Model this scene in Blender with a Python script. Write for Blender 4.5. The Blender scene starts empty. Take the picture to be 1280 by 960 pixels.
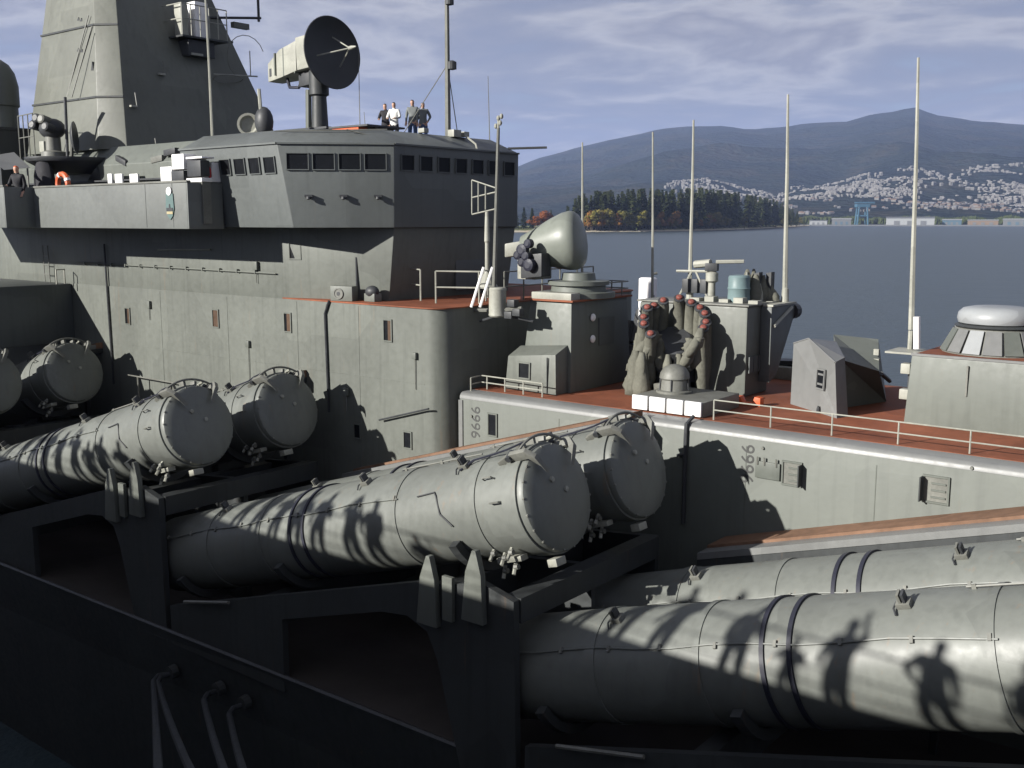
import bpy, bmesh, math, random
from mathutils import Vector, Matrix, noise
R = math.radians
random.seed(11)
S = bpy.context.scene
COL = S.collection

# ------------------------------------------------------------------ camera, sky, sun, exposure
# X = towards the bow, Y = away from the quay (to port), Z up; the camera's eye is the origin, the water lies 15.5 m below.
FPX, YAW, PITCH = 1300.0, R(51.25), R(8.96)
WATER = -15.5
FH = Vector((-math.cos(YAW), math.sin(YAW), 0)); RT = Vector((math.sin(YAW), math.cos(YAW), 0))
FW = FH * math.cos(PITCH) + Vector((0, 0, -math.sin(PITCH))); UP = RT.cross(FW)
cam = bpy.data.cameras.new('camera'); camo = bpy.data.objects.new('camera', cam); COL.objects.link(camo)
camo.matrix_world = Matrix((RT, UP, -FW)).transposed().to_4x4()
cam.sensor_width = 36; cam.lens = 36 * FPX / 1280; cam.clip_start = 0.05; cam.clip_end = 60000
S.camera = camo
SUN_TO = Vector((0.42, 1.0, -0.41)).normalized()
sun = bpy.data.lights.new('sun', 'SUN'); suno = bpy.data.objects.new('sun', sun); COL.objects.link(suno)
sun.energy = 5.0; sun.angle = R(0.55); sun.color = (1.0, 0.965, 0.90)
suno.rotation_euler = SUN_TO.to_track_quat('-Z', 'Y').to_euler()
SKY_STRENGTH = 0.05
EXPOSURE = 1.2
w = bpy.data.worlds.new('World'); S.world = w; w.use_nodes = True
nt = w.node_tree; nt.nodes.clear()
def N(t, typ, **kw):
    n = t.nodes.new(typ)
    for k, v in kw.items():
        if k.startswith('i_'): n.inputs[int(k[2:])].default_value = v
        else: setattr(n, k, v)
    return n
def mathn(t, op, a, b=None, clamp=False):
    n = t.nodes.new('ShaderNodeMath'); n.operation = op; n.use_clamp = clamp
    for i, v in enumerate((a, b)):
        if v is None: continue
        if isinstance(v, (int, float)): n.inputs[i].default_value = v
        else: t.links.new(v, n.inputs[i])
    return n.outputs[0]
def ramp(t, src, stops, interp='LINEAR'):
    n = t.nodes.new('ShaderNodeValToRGB'); cr = n.color_ramp; cr.interpolation = interp
    while len(cr.elements) < len(stops): cr.elements.new(0.5)
    for e, (p, c) in zip(cr.elements, stops): e.position = p; e.color = (c[0], c[1], c[2], 1)
    t.links.new(src, n.inputs[0]); return n.outputs[0]
def mixc(t, fac, a, b, mode='MIX'):
    n = t.nodes.new('ShaderNodeMix'); n.data_type = 'RGBA'; n.blend_type = mode
    for sock, v in ((n.inputs[0], fac), (n.inputs[6], a), (n.inputs[7], b)):
        if isinstance(v, (int, float)): sock.default_value = v
        elif isinstance(v, (tuple, list)): sock.default_value = (v[0], v[1], v[2], 1)
        else: t.links.new(v, sock)
    return n.outputs[2]
sky = N(nt, 'ShaderNodeTexSky', sky_type='NISHITA', sun_disc=False)
sky.sun_elevation = math.asin(-SUN_TO.z); sky.sun_rotation = math.atan2(-SUN_TO.x, -SUN_TO.y)
sky.air_density = 1.0; sky.dust_density = 1.0; sky.ozone_density = 1.5
tc = N(nt, 'ShaderNodeTexCoord'); sp = N(nt, 'ShaderNodeSeparateXYZ'); nt.links.new(tc.outputs['Generated'], sp.inputs[0])
zz = mathn(nt, 'ADD', mathn(nt, 'MAXIMUM', sp.outputs[2], 0.0), 0.11)
cb = N(nt, 'ShaderNodeCombineXYZ')
nt.links.new(mathn(nt, 'DIVIDE', sp.outputs[0], zz), cb.inputs[0]); nt.links.new(mathn(nt, 'DIVIDE', sp.outputs[1], zz), cb.inputs[1])
n1 = N(nt, 'ShaderNodeTexNoise'); n1.inputs['Scale'].default_value = 1.05; n1.inputs['Detail'].default_value = 7; n1.inputs['Roughness'].default_value = 0.56; n1.inputs['Distortion'].default_value = 0.35
n2 = N(nt, 'ShaderNodeTexNoise'); n2.inputs['Scale'].default_value = 0.33; n2.inputs['Detail'].default_value = 4
nt.links.new(cb.outputs[0], n1.inputs['Vector']); nt.links.new(cb.outputs[0], n2.inputs['Vector'])
cl = mathn(nt, 'ADD', mathn(nt, 'MULTIPLY', n1.outputs[0], 0.75), mathn(nt, 'MULTIPLY', n2.outputs[0], 0.25))
cover = ramp(nt, cl, [(0.34, (0.55,) * 3), (0.44, (0.92,) * 3), (0.55, (1,) * 3)])
# high broken cloud sheet: grey-lavender bellies to pale tops
ccol = ramp(nt, cl, [(0.38, (1.95, 2.15, 3.0)), (0.44, (2.1, 2.2, 2.8)), (0.48, (2.6, 2.65, 3.1)), (0.53, (4.4, 4.35, 4.5)), (0.585, (2.5, 2.52, 2.9)), (0.64, (3.8, 3.75, 3.95))])
skyc = mixc(nt, cover, sky.outputs[0], ccol)
bg = N(nt, 'ShaderNodeBackground'); nt.links.new(skyc, bg.inputs[0]); bg.inputs[1].default_value = SKY_STRENGTH
wo = N(nt, 'ShaderNodeOutputWorld'); nt.links.new(bg.outputs[0], wo.inputs[0])
S.view_settings.view_transform = 'Standard'; S.view_settings.look = 'None'
S.view_settings.gamma = 1.0; S.view_settings.exposure = EXPOSURE; S.view_settings.use_curve_mapping = False
S.render.engine = 'CYCLES'
S.cycles.max_bounces = 5; S.cycles.diffuse_bounces = 2; S.cycles.glossy_bounces = 3; S.cycles.volume_bounces = 0

def ray(u, v): return FW + RT * ((u - 640) / FPX) + UP * ((480 - v) / FPX)
def aty(u, v, y): d = ray(u, v); return d * (y / d.y)
def atz(u, v, z): d = ray(u, v); return d * (z / d.z)

# ------------------------------------------------------------------ materials
def newmat(name):
    m = bpy.data.materials.new(name); m.use_nodes = True; t = m.node_tree
    return m, t, t.nodes['Principled BSDF']
def paint(name, base, rough=0.5, var=0.18, streak=0.25, rust=0.0, bump=0.15, scale=1.0, metal=0.0, spec=0.35, patch=0.09, frames=0.0):
    """weathered paint: broad tone patches, vertical run-off streaks, chips, dished plating"""
    m, t, b = newmat(name)
    g = N(t, 'ShaderNodeNewGeometry')
    na = N(t, 'ShaderNodeTexNoise'); na.inputs['Scale'].default_value = 0.55 * scale; na.inputs['Detail'].default_value = 4; na.inputs['Roughness'].default_value = 0.6
    t.links.new(g.outputs['Position'], na.inputs['Vector'])
    nb = N(t, 'ShaderNodeTexNoise'); nb.inputs['Scale'].default_value = 7 * scale; nb.inputs['Detail'].default_value = 3
    t.links.new(g.outputs['Position'], nb.inputs['Vector'])
    mp = N(t, 'ShaderNodeMapping'); mp.inputs['Scale'].default_value = (2.6, 2.6, 0.16)
    t.links.new(g.outputs['Position'], mp.inputs[0])
    ns = N(t, 'ShaderNodeTexNoise'); ns.inputs['Scale'].default_value = 2.2 * scale; ns.inputs['Detail'].default_value = 4
    t.links.new(mp.outputs[0], ns.inputs['Vector'])
    k = mathn(t, 'ADD', mathn(t, 'MULTIPLY', na.outputs[0], 0.7), mathn(t, 'MULTIPLY', nb.outputs[0], 0.3))
    lo = tuple(c * (1 - var) for c in base); hi = tuple(min(0.9, c * (1 + var)) for c in base)
    c = ramp(t, k, [(0.33, lo), (0.5, base), (0.67, hi)])
    if patch:      # repainted rectangles of slightly different batches of grey
        vo = N(t, 'ShaderNodeTexVoronoi', distance='CHEBYCHEV'); vo.inputs['Scale'].default_value = 0.42*scale; t.links.new(g.outputs['Position'], vo.inputs['Vector'])
        sv = N(t, 'ShaderNodeSeparateXYZ'); t.links.new(vo.outputs['Color'], sv.inputs[0])
        pf_ = mathn(t, 'ADD', mathn(t, 'MULTIPLY', sv.outputs[0], 2*patch), 1 - patch)
        pc_ = N(t, 'ShaderNodeCombineXYZ')
        for q_ in range(3): t.links.new(pf_, pc_.inputs[q_])
        c = mixc(t, 1.0, c, pc_.outputs[0], 'MULTIPLY')
    if streak: c = mixc(t, mathn(t, 'MULTIPLY', ramp(t, ns.outputs[0], [(0.52, (0, 0, 0)), (0.7, (1, 1, 1))]), streak), c, tuple(x * 0.6 for x in base))
    if rust:
        nr = N(t, 'ShaderNodeTexNoise'); nr.inputs['Scale'].default_value = 1.7; nr.inputs['Detail'].default_value = 5; nr.inputs['Roughness'].default_value = 0.7
        t.links.new(mp.outputs[0], nr.inputs['Vector'])
        c = mixc(t, mathn(t, 'MULTIPLY', ramp(t, nr.outputs[0], [(0.62, (0, 0, 0)), (0.74, (1, 1, 1))]), rust), c, (0.20, 0.11, 0.05))
    t.links.new(c, b.inputs['Base Color'])
    t.links.new(mathn(t, 'ADD', mathn(t, 'MULTIPLY', nb.outputs[0], 0.25), rough - 0.12), b.inputs['Roughness'])
    b.inputs['Metallic'].default_value = metal; b.inputs['Specular IOR Level'].default_value = spec
    if bump:
        bp = N(t, 'ShaderNodeBump'); bp.inputs['Strength'].default_value = bump; bp.inputs['Distance'].default_value = 0.06
        hsum = mathn(t, 'ADD', na.outputs[0], mathn(t, 'MULTIPLY', nb.outputs[0], 0.12))
        if frames:      # plating dished between the frames behind it
            wv = N(t, 'ShaderNodeTexWave', bands_direction='X'); wv.inputs['Scale'].default_value = 0.42; wv.inputs['Distortion'].default_value = 0.6; wv.inputs['Detail'].default_value = 1; t.links.new(g.outputs['Position'], wv.inputs['Vector'])
            hsum = mathn(t, 'ADD', hsum, mathn(t, 'MULTIPLY', wv.outputs['Fac'], frames))
        t.links.new(hsum, bp.inputs['Height']); t.links.new(bp.outputs[0], b.inputs['Normal'])
    return m
M = {}
M['hull'] = paint('naval_grey', (0.105, 0.112, 0.099), var=0.13, streak=0.35, rust=0.22, bump=0.3, frames=0.14)
M['tube'] = paint('launcher_grey', (0.120, 0.127, 0.116), rough=0.46, var=0.13, streak=0.3, rust=0.35, bump=0.22, spec=0.4)
M['bridge'] = paint('bridge_grey', (0.090, 0.098, 0.096), var=0.10, streak=0.22, rust=0.05, bump=0.22, frames=0.14)
M['tower'] = paint('tower_grey', (0.1116, 0.1161, 0.0990), var=0.10, streak=0.3, rust=0.06, bump=0.2, frames=0.14)
M['house'] = paint('pale_grey', (0.102, 0.111, 0.098), var=0.10, streak=0.28, rust=0.08, bump=0.18, frames=0.14)
M['edge'] = paint('waterway_grey', (0.1419, 0.1445, 0.1419), rough=0.4, var=0.10, streak=0.15, rust=0.06, bump=0.1)
M['under'] = paint('shade_darkened_grey', (0.034, 0.037, 0.038), var=0.15, streak=0.4, rust=0.2)  # grey darkened to put shade into the hull side and tube supports
M['deck'] = paint('red_deck', (0.175, 0.060, 0.032), rough=0.7, var=0.34, streak=0, rust=0.25, bump=0.2, spec=0.2, patch=0.14)
M['shadedeck'] = paint('dark_deck', (0.035, 0.03, 0.028), rough=0.8, var=0.3, streak=0)  # main deck coloured near black for the quay's shade, not red
M['wing'] = paint('wing_grey', (0.116, 0.123, 0.117), var=0.10, streak=0.22, rust=0.05, bump=0.22, frames=0.10)
M['fadedeck'] = paint('faded_red_deck', (0.150, 0.088, 0.058), rough=0.75, var=0.35, streak=0, rust=0.2, bump=0.2, spec=0.15, patch=0.16)
M['white'] = paint('white_paint', (0.72, 0.71, 0.70), var=0.05, streak=0.08, bump=0.03)
M['domew'] = paint('dome_white', (0.23, 0.24, 0.245), rough=0.4, var=0.06, streak=0.1, bump=0.05)
M['fit'] = paint('fitting_grey', (0.125, 0.126, 0.112), var=0.25, streak=0.2, rust=0.12, scale=3, bump=0.1)
M['pale'] = paint('pale_fitting', (0.25, 0.25, 0.215), var=0.18, streak=0.15, scale=3, bump=0.05)
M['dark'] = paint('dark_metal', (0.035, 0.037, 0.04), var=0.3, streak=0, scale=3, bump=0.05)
M['rubber'] = paint('black_rubber', (0.018, 0.019, 0.03), var=0.2, streak=0, bump=0)
M['glassd'] = paint('dark_window', (0.008, 0.009, 0.011), rough=0.35, var=0.2, streak=0, bump=0, spec=0.12)
M['brownw'] = paint('brown_shutter', (0.055, 0.030, 0.016), var=0.3, streak=0, bump=0)
M['radome'] = paint('radome_cream', (0.1485, 0.1602, 0.1395), rough=0.4, var=0.08, streak=0.12, bump=0.05)
M['dish'] = paint('dish_mesh_grey', (0.035, 0.037, 0.039), var=0.15, streak=0.1, bump=0.1)
M['canvas'] = paint('canvas_cover', (0.120, 0.119, 0.098), rough=0.85, var=0.25, streak=0.45, bump=0.6, scale=2.5, spec=0.1)
M['pink'] = paint('muzzle_cap', (0.17, 0.05, 0.038), var=0.2, streak=0, bump=0)
M['orange'] = paint('orange_buoy', (0.45, 0.085, 0.025), var=0.12, streak=0, bump=0)
M['redp'] = paint('red_paint', (0.55, 0.03, 0.03), var=0.1, streak=0, bump=0)
M['rope'] = paint('grey_rope', (0.03, 0.033, 0.037), rough=0.9, var=0.2, streak=0, bump=0.3, scale=6)
M['teal'] = paint('teal_crest', (0.09,0.14,0.135), var=0.1, streak=0, bump=0)
M['cyan'] = paint('turquoise_drum', (0.13, 0.185, 0.19), var=0.12, streak=0.2, bump=0.05)
M['gold'] = paint('yellow_crest', (0.34,0.29,0.17), var=0.1, streak=0, bump=0)
M['ink'] = paint('faded_lettering', (0.052, 0.053, 0.052), var=0.25, streak=0.2, bump=0)
M['concrete'] = paint('quay_concrete', (0.30, 0.29, 0.27), rough=0.85, var=0.15, bump=0.3)
M['skin'] = paint('skin', (0.42, 0.25, 0.18), var=0.06, streak=0, bump=0)
M['hair'] = paint('dark_hair', (0.02, 0.016, 0.013), var=0.2, streak=0, bump=0)
M['coatblack'] = paint('black_coat', (0.016, 0.016, 0.02), rough=0.8, var=0.2, streak=0, bump=0.1)
M['coatgrey'] = paint('grey_coat', (0.13, 0.14, 0.14), rough=0.8, var=0.2, streak=0, bump=0.1)
M['shirt'] = paint('white_shirt', (0.6, 0.6, 0.58), rough=0.8, var=0.08, streak=0, bump=0.1)
M['blue'] = paint('blue_jacket', (0.05, 0.08, 0.16), rough=0.8, var=0.2, streak=0, bump=0.1)

# ------------------------------------------------------------------ mesh helpers
class MB:
    def __init__(s): s.v = []; s.f = []
    def add(s, vs, fs):
        o = len(s.v); s.v += [Vector(v) for v in vs]; s.f += [tuple(i + o for i in f) for f in fs]; return s
    def box(s, x0, x1, y0, y1, z0, z1):
        return s.add([(x0,y0,z0),(x1,y0,z0),(x1,y1,z0),(x0,y1,z0),(x0,y0,z1),(x1,y0,z1),(x1,y1,z1),(x0,y1,z1)],
                     [(0,3,2,1),(4,5,6,7),(0,1,5,4),(1,2,6,5),(2,3,7,6),(3,0,4,7)])
    def obox(s, c, ax, ay, az, hx, hy, hz):
        c = Vector(c); ax = Vector(ax).normalized() * hx; ay = Vector(ay).normalized() * hy; az = Vector(az).normalized() * hz
        vs = [c + ax*i + ay*j + az*k for k in (-1,1) for j, i in ((-1,-1),(-1,1),(1,1),(1,-1))]
        return s.add(vs, [(0,3,2,1),(4,5,6,7),(0,1,5,4),(1,2,6,5),(2,3,7,6),(3,0,4,7)])
    def loft(s, rings, cap=True, closed=True):
        n = len(rings[0]); vs = [p for r in rings for p in r]; fs = []
        for k in range(len(rings) - 1):
            for i in range(n if closed else n - 1):
                j = (i + 1) % n; fs.append((k*n+i, k*n+j, (k+1)*n+j, (k+1)*n+i))
        if cap: fs.append(tuple(range(n - 1, -1, -1))); fs.append(tuple((len(rings)-1)*n + i for i in range(n)))
        return s.add(vs, fs)
    def prism(s, poly, axis, a, b):
        """polygon of 2-D points pushed along an axis from a to b"""
        def P(p, q): return {'x': (q, p[0], p[1]), 'y': (p[0], q, p[1]), 'z': (p[0], p[1], q)}[axis]
        return s.loft([[P(p, a) for p in poly], [P(p, b) for p in poly]])
    def lathe(s, o, d, prof, n=24, cap=True):
        o = Vector(o); d = Vector(d).normalized(); e = d.orthogonal().normalized(); g = d.cross(e)
        return s.loft([[o + d*t + (e*math.cos(2*math.pi*i/n) + g*math.sin(2*math.pi*i/n))*max(r, 1e-4) for i in range(n)] for t, r in prof], cap)
    def tube(s, pts, r, n=6, r2=None):
        pts = [Vector(p) for p in pts]; rings = []; prev = None
        for k, p in enumerate(pts):
            d = (pts[min(k+1, len(pts)-1)] - pts[max(k-1, 0)]).normalized()
            e = d.orthogonal().normalized() if prev is None else (prev - d*prev.dot(d)).normalized()
            prev = e; g = d.cross(e); rr = r if r2 is None else r + (r2 - r)*k/(len(pts)-1)
            rings.append([p + (e*math.cos(2*math.pi*i/n) + g*math.sin(2*math.pi*i/n))*rr for i in range(n)])
        return s.loft(rings)
    def ball(s, c, rx, ry, rz, n=14, m=8):
        c = Vector(c); rings = []
        for k in range(m + 1):
            a = math.pi*(k/m - .5); q = max(math.cos(a), 1e-3)
            rings.append([c + Vector((rx*q*math.cos(2*math.pi*i/n), ry*q*math.sin(2*math.pi*i/n), rz*math.sin(a))) for i in range(n)])
        return s.loft(rings)
    def build(s, name, mat, parent=None, bevel=0, smooth=False, angle=40):
        off = Vector((0,0,0)); p = parent
        while p is not None: off += p.location; p = p.parent
        me = bpy.data.meshes.new(name); me.from_pydata([v - off for v in s.v], [], s.f)
        bm = bmesh.new(); bm.from_mesh(me); bmesh.ops.recalc_face_normals(bm, faces=bm.faces)
        if bevel:
            es = [e for e in bm.edges if len(e.link_faces) == 2 and e.calc_face_angle(0) > R(28)]
            bmesh.ops.bevel(bm, geom=es, offset=bevel, segments=2, profile=0.6, affect='EDGES', clamp_overlap=True)
        bm.to_mesh(me); bm.free()
        if smooth or bevel:
            me.shade_smooth(); me.set_sharp_from_angle(angle=R(angle))
        if mat is not None: me.materials.append(M[mat] if isinstance(mat, str) else mat)
        o = bpy.data.objects.new(name, me); COL.objects.link(o); o.parent = parent
        return o
def thing(name, label, cat, loc=(0,0,0), group=None):
    o = bpy.data.objects.new(name, None); COL.objects.link(o); o.location = loc; o.empty_display_size = 0.2
    o['label'] = label; o['category'] = cat
    if group: o['group'] = group
    return o
def tag(o, label, cat, group=None):
    o['label'] = label; o['category'] = cat
    if group: o['group'] = group
    return o
def struct(o): o['kind'] = 'structure'; return o
def copy_tree(o, parent=None):
    c = o.copy(); COL.objects.link(c); c.parent = parent
    for ch in list(o.children): copy_tree(ch, c)
    return c
def textmesh(name, body, size, mat, parent, origin, right, up, extrude=0.002):
    cu = bpy.data.curves.new(name, 'FONT'); cu.body = body; cu.size = size; cu.extrude = extrude; cu.align_x = 'CENTER'; cu.align_y = 'CENTER'
    tmp = bpy.data.objects.new(name, cu); COL.objects.link(tmp)
    me = bpy.data.meshes.new_from_object(tmp.evaluated_get(bpy.context.evaluated_depsgraph_get()))
    bpy.data.objects.remove(tmp); bpy.data.curves.remove(cu)
    r = Vector(right).normalized(); u = Vector(up).normalized(); n = r.cross(u)
    off = Vector((0,0,0)); p = parent
    while p is not None: off += p.location; p = p.parent
    mw = Matrix((r, u, n)).transposed().to_4x4(); mw.translation = Vector(origin) - off
    me.transform(mw); me.materials.clear(); me.materials.append(M[mat])
    o = bpy.data.objects.new(name, me); COL.objects.link(o); o.parent = parent; return o
def window(parent, c, r, u, w, h, pane='glassd', frame='hull', shutter=0.0, fr=0.035, depth=0.035):
    """frame ring standing proud of the plating with the dark pane sunk inside it"""
    c = Vector(c); r = Vector(r).normalized(); u = Vector(u).normalized(); n = r.cross(u)
    f = MB()
    for sx in (-1, 1): f.obox(c + r*sx*(w/2 + fr/2) + n*depth/2, r, u, n, fr/2, h/2 + fr, depth/2)
    for sy in (-1, 1): f.obox(c + u*sy*(h/2 + fr/2) + n*depth/2, r, u, n, w/2 - 0.001, fr/2, depth/2)
    wnd = f.build('window', frame, parent)
    MB().obox(c + n*0.006, r, u, n, w/2 - 0.001, h/2 - 0.001, 0.004).build('pane', pane, wnd)
    if shutter:
        MB().obox(c + r*(w/2 - w*shutter/2) + n*0.02, r, u, n, w*shutter/2 - .003, h/2 - 0.004, 0.006).build('shutter', 'brownw', wnd)
    return wnd

# ------------------------------------------------------------------ water, far shore, hills, haze
def make_water():
    m, t, b = newmat('harbour_water')
    g = N(t, 'ShaderNodeNewGeometry')
    h = None
    for sc, amp, st in ((0.03, 1.0, (1, 1, 1)), (0.22, 0.35, (1, 1, 1)), (1.1, 0.10, (1, 1, 1))):
        mp = N(t, 'ShaderNodeMapping'); mp.inputs['Scale'].default_value = st; mp.inputs['Rotation'].default_value = (0, 0, 0.6 + sc); t.links.new(g.outputs['Position'], mp.inputs[0])
        n = N(t, 'ShaderNodeTexNoise'); n.inputs['Scale'].default_value = sc; n.inputs['Detail'].default_value = 5; n.inputs['Roughness'].default_value = 0.62; t.links.new(mp.outputs[0], n.inputs['Vector'])
        v = mathn(t, 'MULTIPLY', n.outputs[0], amp); h = v if h is None else mathn(t, 'ADD', h, v)
    bp = N(t, 'ShaderNodeBump'); bp.inputs['Strength'].default_value = 0.55; bp.inputs['Distance'].default_value = 1.2
    t.links.new(h, bp.inputs['Height']); t.links.new(bp.outputs[0], b.inputs['Normal'])
    b.inputs['Base Color'].default_value = (0.036, 0.052, 0.060, 1); b.inputs['Roughness'].default_value = 0.34; b.inputs['IOR'].default_value = 1.33
    W = MB(); L = 16000
    W.add([(-L,-L,WATER),(L,-L,WATER),(L,L,WATER),(-L,L,WATER)], [(0,1,2,3)])
    struct(W.build('water', m))
make_water()

RIDGE = [(-1500,262),(0,262),(420,258),(560,240),(620,225),(650,206),(675,197),(705,189),(760,175),(830,163),(880,160),(905,158),(935,161),(1000,156),(1050,152),(1085,142),(1105,141),(1135,135),(1165,144),(1205,150),(1240,153),(1280,157),(1500,168),(2400,200),(3400,240)]
def ridge_y(u):
    for (a, ya), (b, yb) in zip(RIDGE, RIDGE[1:]):
        if a <= u <= b: return ya + (yb - ya)*(u - a)/(b - a)
    return 262
def terrain(u, s):
    d = ray(u, 275); hd = Vector((d.x, d.y)).normalized()
    dist = 3300 + 6400*s if s <= 1 else 9700 + (s - 1)*5000
    e = ray(u, ridge_y(u)); top = e.z/math.hypot(e.x, e.y)*9700 - WATER
    p = Vector((hd.x*dist/900, hd.y*dist/900, 0))
    fr = noise.fractal(p, 1.0, 2.0, 6)
    sh = 0.03*min(1, s*12) + 0.10*min(s, .3)/.3 + 0.87*max(0, (s - .16)/.84)**1.15 if s <= 1 else 1 - 1.2*(s - 1)
    h = top*sh + fr*min(1, s*4)*(70 if s < .85 else 30)*(0.25 + min(1, top/900))
    return Vector((hd.x*dist, hd.y*dist, WATER + max(h, 1.0 if s > 0 else -2)))
def make_hills():
    m, t, b = newmat('forest_slope')
    g = N(t, 'ShaderNodeNewGeometry')
    n = N(t, 'ShaderNodeTexNoise'); n.inputs['Scale'].default_value = 0.0035; n.inputs['Detail'].default_value = 10; n.inputs['Roughness'].default_value = 0.65; t.links.new(g.outputs['Position'], n.inputs['Vector'])
    c = ramp(t, n.outputs[0], [(0.35, (0.007, 0.012, 0.011)), (0.5, (0.015, 0.021, 0.016)), (0.62, (0.030, 0.029, 0.019)), (0.75, (0.019, 0.025, 0.019))])
    t.links.new(c, b.inputs['Base Color']); b.inputs['Roughness'].default_value = 1.0; b.inputs['Specular IOR Level'].default_value = 0.0
    n3 = N(t, 'ShaderNodeTexNoise'); n3.inputs['Scale'].default_value = 0.02; n3.inputs['Detail'].default_value = 6; t.links.new(g.outputs['Position'], n3.inputs['Vector'])
    bp = N(t, 'ShaderNodeBump'); bp.inputs['Distance'].default_value = 40; bp.inputs['Strength'].default_value = 0.8; t.links.new(n3.outputs[0], bp.inputs['Height']); t.links.new(bp.outputs[0], b.inputs['Normal'])
    us = [(-600 + i*14) for i in range(190)]; ss = [i/52 for i in range(53)] + [1.03, 1.1, 1.25]
    H = MB(); vs = [terrain(u, s) for s in ss for u in us]; n_ = len(us)
    H.add(vs, [(k*n_+i, k*n_+i+1, (k+1)*n_+i+1, (k+1)*n_+i) for k in range(len(ss)-1) for i in range(n_-1)])
    struct(H.build('hills', m, smooth=True, angle=180))
make_hills()

def flat(name, c, rough=0.8):
    m, t, b = newmat(name); b.inputs['Base Color'].default_value = (*c, 1); b.inputs['Roughness'].default_value = rough; return m
HM = [flat('house_white', (0.125, 0.12, 0.11)), flat('house_cream', (0.10, 0.09, 0.075)), flat('house_tan', (0.075, 0.064, 0.055)), flat('house_blue_grey', (0.08, 0.083, 0.088))]
RM = [flat('roof_grey', (0.16, 0.16, 0.17)), flat('roof_brown', (0.16, 0.11, 0.08)), flat('roof_pale', (0.2, 0.19, 0.18))]
def house_mesh(i, w, d, h, rise):
    a = MB().box(-w/2, w/2, -d/2, d/2, -8, h)
    me = bpy.data.meshes.new('house_wall'); me.from_pydata(a.v, [], a.f); me.materials.append(HM[i % 4])
    r = MB().prism([(-d/2-.6, h+.02), (d/2+.6, h+.02), (0, h+rise)], 'x', -w/2-.6, w/2+.6)
    mr = bpy.data.meshes.new('house_roof'); mr.from_pydata(r.v, [], r.f); mr.materials.append(RM[i % 3])
    return me, mr
HMESH = [house_mesh(i, random.uniform(8, 14), random.uniform(6, 10), random.uniform(3.5, 6), random.uniform(1.5, 3.5)) for i in range(8)]
def spots(n):
    out = []
    while len(out) < n:
        u = random.uniform(770, 1420); s = random.uniform(0.06, 0.36)
        p = terrain(u, s); k = noise.noise(Vector((u/75 + 3, s*46 + u/70, 1.7)))
        lim = 0.28 if u < 850 else 0.36
        dens = k + 0.12 - (0.5 if u < 830 else 0) - abs(s - .23)*1.3 + (0.12 if s > .15 else -.1)
        if s < lim and dens > random.uniform(-.02, .42): out.append((u, s, p))
    return out
sp_ = spots(2300)
sp_in = [q for q in sp_ if 780 < q[0] < 1275]
sp_in.sort(key=lambda q: q[1])
for k, (u, s, p) in enumerate(sp_in[:280]):
    mw, mr = HMESH[k % 8]
    o = bpy.data.objects.new('hillside_house', None); COL.objects.link(o); o.location = p; o.rotation_euler.z = random.uniform(0, 3.14); o.scale = (random.uniform(.9, 1.35),)*3
    tag(o, 'small pale house on the far wooded hillside above the harbour', 'house', 'houses scattered on the far hillside')
    for nm, me in (('wall', mw), ('roof', mr)):
        c = bpy.data.objects.new(nm, me); COL.objects.link(c); c.parent = o
rest = {0: MB(), 1: MB()}
for k, (u, s, p) in enumerate(sp_in[280:] + [q for q in sp_ if not 780 < q[0] < 1275]):
    a = random.uniform(0, 3.14); w_, d_, h_ = random.uniform(7, 17), random.uniform(6, 11), random.uniform(3.5, 7)
    ax = Vector((math.cos(a), math.sin(a), 0)); ay = Vector((-ax.y, ax.x, 0))
    b_ = rest[0]; b_.obox(p + Vector((0, 0, h_/2 - 4)), ax, ay, (0, 0, 1), w_/2, d_/2, h_/2 + 4)
    q = p + Vector((0, 0, h_ + .1)); e1 = ax*(w_/2 + .8); e2 = ay*(d_/2 + .8); t_ = Vector((0, 0, 3))
    rest[1].add([q-e1-e2, q+e1-e2, q+e1+e2, q-e1+e2, q-e1+t_, q+e1+t_], [(0,1,2,3),(0,1,5,4),(2,3,4,5),(1,2,5),(3,0,4)])
o = rest[0].build('hillside_town', HM[0]); tag(o, 'mass of pale houses spread over the far hillside', 'houses'); o['kind'] = 'stuff'
o = rest[1].build('hillside_roofs', RM[2], o); o['kind'] = 'stuff'

# ------------------------------------------------------------------ trees
def leafmat(name, c1, c2):
    m, t, b = newmat(name)
    oi = N(t, 'ShaderNodeObjectInfo'); g = N(t, 'ShaderNodeNewGeometry')
    n = N(t, 'ShaderNodeTexNoise'); n.inputs['Scale'].default_value = 0.25; n.inputs['Detail'].default_value = 3; t.links.new(g.outputs['Position'], n.inputs['Vector'])
    k = mathn(t, 'ADD', mathn(t, 'MULTIPLY', n.outputs[0], 0.8), mathn(t, 'MULTIPLY', oi.outputs['Random'], 0.45))
    t.links.new(ramp(t, k, [(0.35, c1), (0.85, c2)]), b.inputs['Base Color'])
    b.inputs['Roughness'].default_value = 0.8; b.inputs['Specular IOR Level'].default_value = 0.1
    return m
LM = dict(conifer=leafmat('conifer_needles', (0.015, 0.026, 0.011), (0.058, 0.068, 0.020)),
          olive=leafmat('olive_leaves', (0.07, 0.07, 0.015), (0.17, 0.14, 0.03)),
          orange=leafmat('autumn_orange_leaves', (0.15, 0.065, 0.015), (0.23, 0.115, 0.025)),
          red=leafmat('autumn_red_leaves', (0.12, 0.035, 0.015), (0.18, 0.06, 0.02)))
BARK = flat('bark', (0.06, 0.045, 0.035))
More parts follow.
